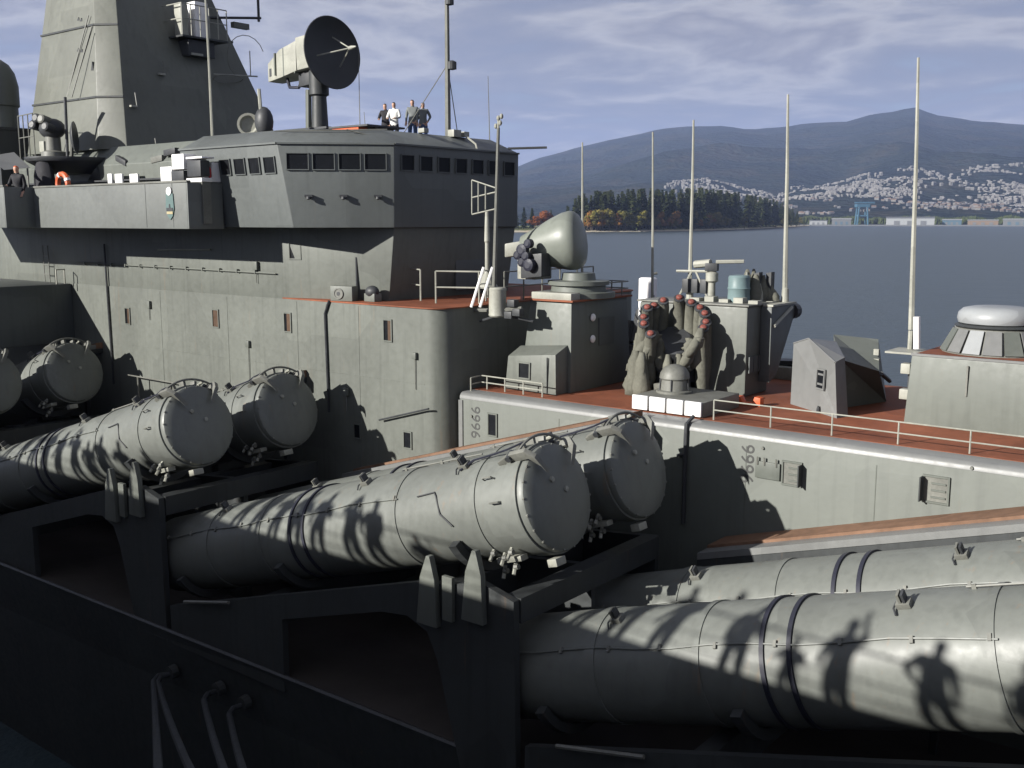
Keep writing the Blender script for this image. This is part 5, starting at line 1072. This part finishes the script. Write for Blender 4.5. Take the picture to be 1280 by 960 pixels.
def person_mesh(name, pose, coat, legs, hairm):
    """one continuous skinned figure, 1.74 m, facing +Y"""
    V = [(0,0,.96,.135,.10), (0,.0,1.12,.14,.10), (0,-.01,1.32,.165,.115), (0,-.02,1.45,.09,.08), (0,0,1.53,.055,.055), (0,.03,1.60,.082,.092), (0,.02,1.68,.078,.092), (0,.01,1.725,.045,.06)]
    Ed = [(0,1),(1,2),(2,3),(3,4),(4,5),(5,6),(6,7)]
    def add(p, par): V.append(p); Ed.append((par, len(V)-1)); return len(V)-1
    for s in (-1, 1):
        el, wr = pose[0 if s < 0 else 1]
        i = add((s*.17, -.02, 1.42, .075, .075), 2); i = add((s*el[0], el[1], el[2], .055, .055), i)
        j = add((s*wr[0], wr[1], wr[2], .036, .036), i)
        d = (Vector(wr) - Vector(el)); d = Vector((s*d.x, d.y, d.z)).normalized(); o = Vector((s*wr[0], wr[1], wr[2])); sd = d.cross(Vector((0, 0, 1))); sd = sd.normalized() if sd.length > .1 else Vector((0, 1, 0))
        p = o + d*.075; j = add((*p, .04, .03), j)
        for q, (ln, wd) in enumerate(((.075, -.03), (.09, -.01), (.085, .01), (.065, .03))):
            f = p + d*.035 + sd*wd; f2 = p + d*(.035 + ln) + sd*wd*1.3 + Vector((0, 0, -.015)); i1 = add((*f, .012, .012), j); add((*f2, .009, .009), i1)
        th = o + d*.05 - sd*.05; i1 = add((*(o + d*.03 - sd*.03), .014, .014), j - 1); add((*(th + d*.03), .010, .010), i1)
        h = add((s*.095, 0, .88, .10, .10), 0); kx, ky = pose[2 if s < 0 else 3]
        k = add((s*.11, ky, .50, .072, .072), h); a = add((s*.12, kx, .10, .05, .05), k); add((s*.14, kx + .15, .045, .045, .035), a)
    me = bpy.data.meshes.new(name); me.from_pydata([v[:3] for v in V], Ed, []); o = bpy.data.objects.new(name, me); COL.objects.link(o)
    sk = o.modifiers.new('skin', 'SKIN'); sk.use_smooth_shade = True
    for k, v in enumerate(V): me.skin_vertices[0].data[k].radius = v[3:5]; me.skin_vertices[0].data[k].use_root = (k == 0)
    su = o.modifiers.new('sub', 'SUBSURF'); su.levels = 1; su.render_levels = 1
    m2 = bpy.data.meshes.new_from_object(o.evaluated_get(bpy.context.evaluated_depsgraph_get())); bpy.data.objects.remove(o)
    m2.name = name; m2.materials.clear()
    for mm in (coat, legs, 'skin', hairm): m2.materials.append(M[mm])
    hands = [Vector((s*pose[0 if s < 0 else 1][1][0], *pose[0 if s < 0 else 1][1][1:])) for s in (-1, 1)]
    for f in m2.polygons:
        c = f.center; f.material_index = 0 if c.z > .90 else 1
        if c.z > 1.50: f.material_index = 2 if (c.y > .045 and c.z < 1.69) or c.z < 1.56 else 3
        elif min((c - h).length for h in hands) < .0 or any((c - h).length < .19 and abs(c.x) > abs(h.x) - .2 and (c - h).length < .19 and (c - h).dot(h - Vector((h.x*.6, 0, 1.2))) > 0 for h in hands): f.material_index = 2
    return m2
DN = ((.23, -.02, 1.16), (.22, .10, .95)); FWD = ((.25, .05, 1.16), (.16, .30, 1.12)); CAMP = ((.26, .16, 1.22), (.08, .28, 1.52)); HIP = ((.29, -.03, 1.17), (.19, .10, 1.00))
RAISE = ((.30, .02, 1.38), (.27, .14, 1.60))
PM = [person_mesh('person_body', (DN, FWD, (0, .02), (.02, .03)), 'coatblack', 'coatblack', 'hair'), person_mesh('person_body', (CAMP, CAMP, (0, .02), (-.05, .02)), 'blue', 'coatgrey', 'hair'), person_mesh('person_body', (HIP, DN, (.06, .05), (-.06, 0)), 'coatgrey', 'blue', 'hair'), person_mesh('person_body', (FWD, FWD, (0, 0), (0, .02)), 'shirt', 'coatblack', 'hair'), person_mesh('person_body', (HIP, RAISE, (0, 0), (.04, .02)), 'coatblack', 'blue', 'hair')]
def person(k, loc, rot, h, label, group=None, mesh=None):
    o = bpy.data.objects.new('person', mesh or PM[k if k == 4 else k % 4]); COL.objects.link(o); o.location = loc; o.rotation_euler.z = rot; o.scale = (h/1.74*(1.22 if group else 1.0), h/1.74*(1.2 if group else 1.0), h/1.74)
    tag(o, label, 'person', group); return o
# onlookers along the quay railing (left of the camera, outside the picture; their shadows fall on the tubes)
QP = [(-8.0, 1.68), (-9.15, 1.70), (-10.45, 1.72), (-11.15, 1.22), (-12.05, 1.60), (-13.45, 1.66), (-14.45, 1.72), (-15.5, 1.64), (-18.5, 1.25), (-19.65, 1.76), (-20.25, 1.70), (-21.25, 1.70), (-22.05, 1.72), (-22.75, 1.55), (-23.5, 1.70), (-24.35, 1.72), (-25.3, 1.66),
      (-26.3, 1.7), (-27.6, 1.62), (-28.6, 1.72), (-29.4, 1.70), (-30.05, 1.5), (-30.75, 1.75), (-31.6, 1.66), (-32.4, 1.7), (-33.2, 1.62), (-34.1, 1.72), (-35.2, 1.68), (-36.3, 1.7), (-37.5, 1.64)]
for k, (x, h) in enumerate(QP):
    person({-8.0: 0, -9.15: 2, -10.45: 4, -11.15: 3, -12.05: 0}.get(x, k*3 + k//3), (x - .28, random.uniform(-.16, -.02), QZ + .0), random.uniform(-.5, .5), h, 'onlooker at the quay railing, known by the shadow cast on the tubes', 'onlookers at the quay railing')
# sailors aboard
sm = person_mesh('sailor_body', (DN, FWD, (0, .02), (0, .02)), 'coatblack', 'coatblack', 'orange')
q = aty(22, 230, 16.25); person(0, (q.x, q.y, -.10), R(-150), 1.80, 'sailor in a black coat and red-topped cap on the bridge wing at far left', None, sm)
roof_people = [(482, 26.2, 1.56, 0, 'man in dark clothing at the left of the group on the bridge roof'), (493, 26.0, 1.58, 3, 'man in a white top, second from left on the bridge roof'), (516, 26.0, 1.60, 2, 'man in grey with dark hair, third from left on the bridge roof'), (529, 26.1, 1.48, 2, 'shorter man in grey at the right of the group on the bridge roof')]
hb = thing('roof_platform', 'low raised platform at the back of the bridge roof', 'platform', (-25, 25.9, 2.3))
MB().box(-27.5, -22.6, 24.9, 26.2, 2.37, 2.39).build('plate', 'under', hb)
for u, y, h, k, lb in roof_people:
    q = aty(u, 165, min(y, 25.9)); person(k, (q.x, q.y, 2.39), R(random.uniform(-170, -120)), h, lb)
# two dark instruments on the wing
cv = thing('covered_pelorus', 'dark hooded instrument on the bridge wing right of the sailor', 'instrument', aty(55, 230, 17.15))
q = aty(55, 216, 17.15); MB().loft([[q + Vector((math.cos(i*.628)*r_*1.1, math.sin(i*.628)*r_*.7, z_)) for i in range(10)] for z_, r_ in ((-.55, .42), (-.1, .40), (.2, .33), (.4, .22), (.46, .05))]).build('hood', 'coatblack', cv, smooth=True); MB().tube([(q.x, q.y, -.1), (q.x, q.y, q.z-.4)], .1, 8).build('post', 'dark', cv)
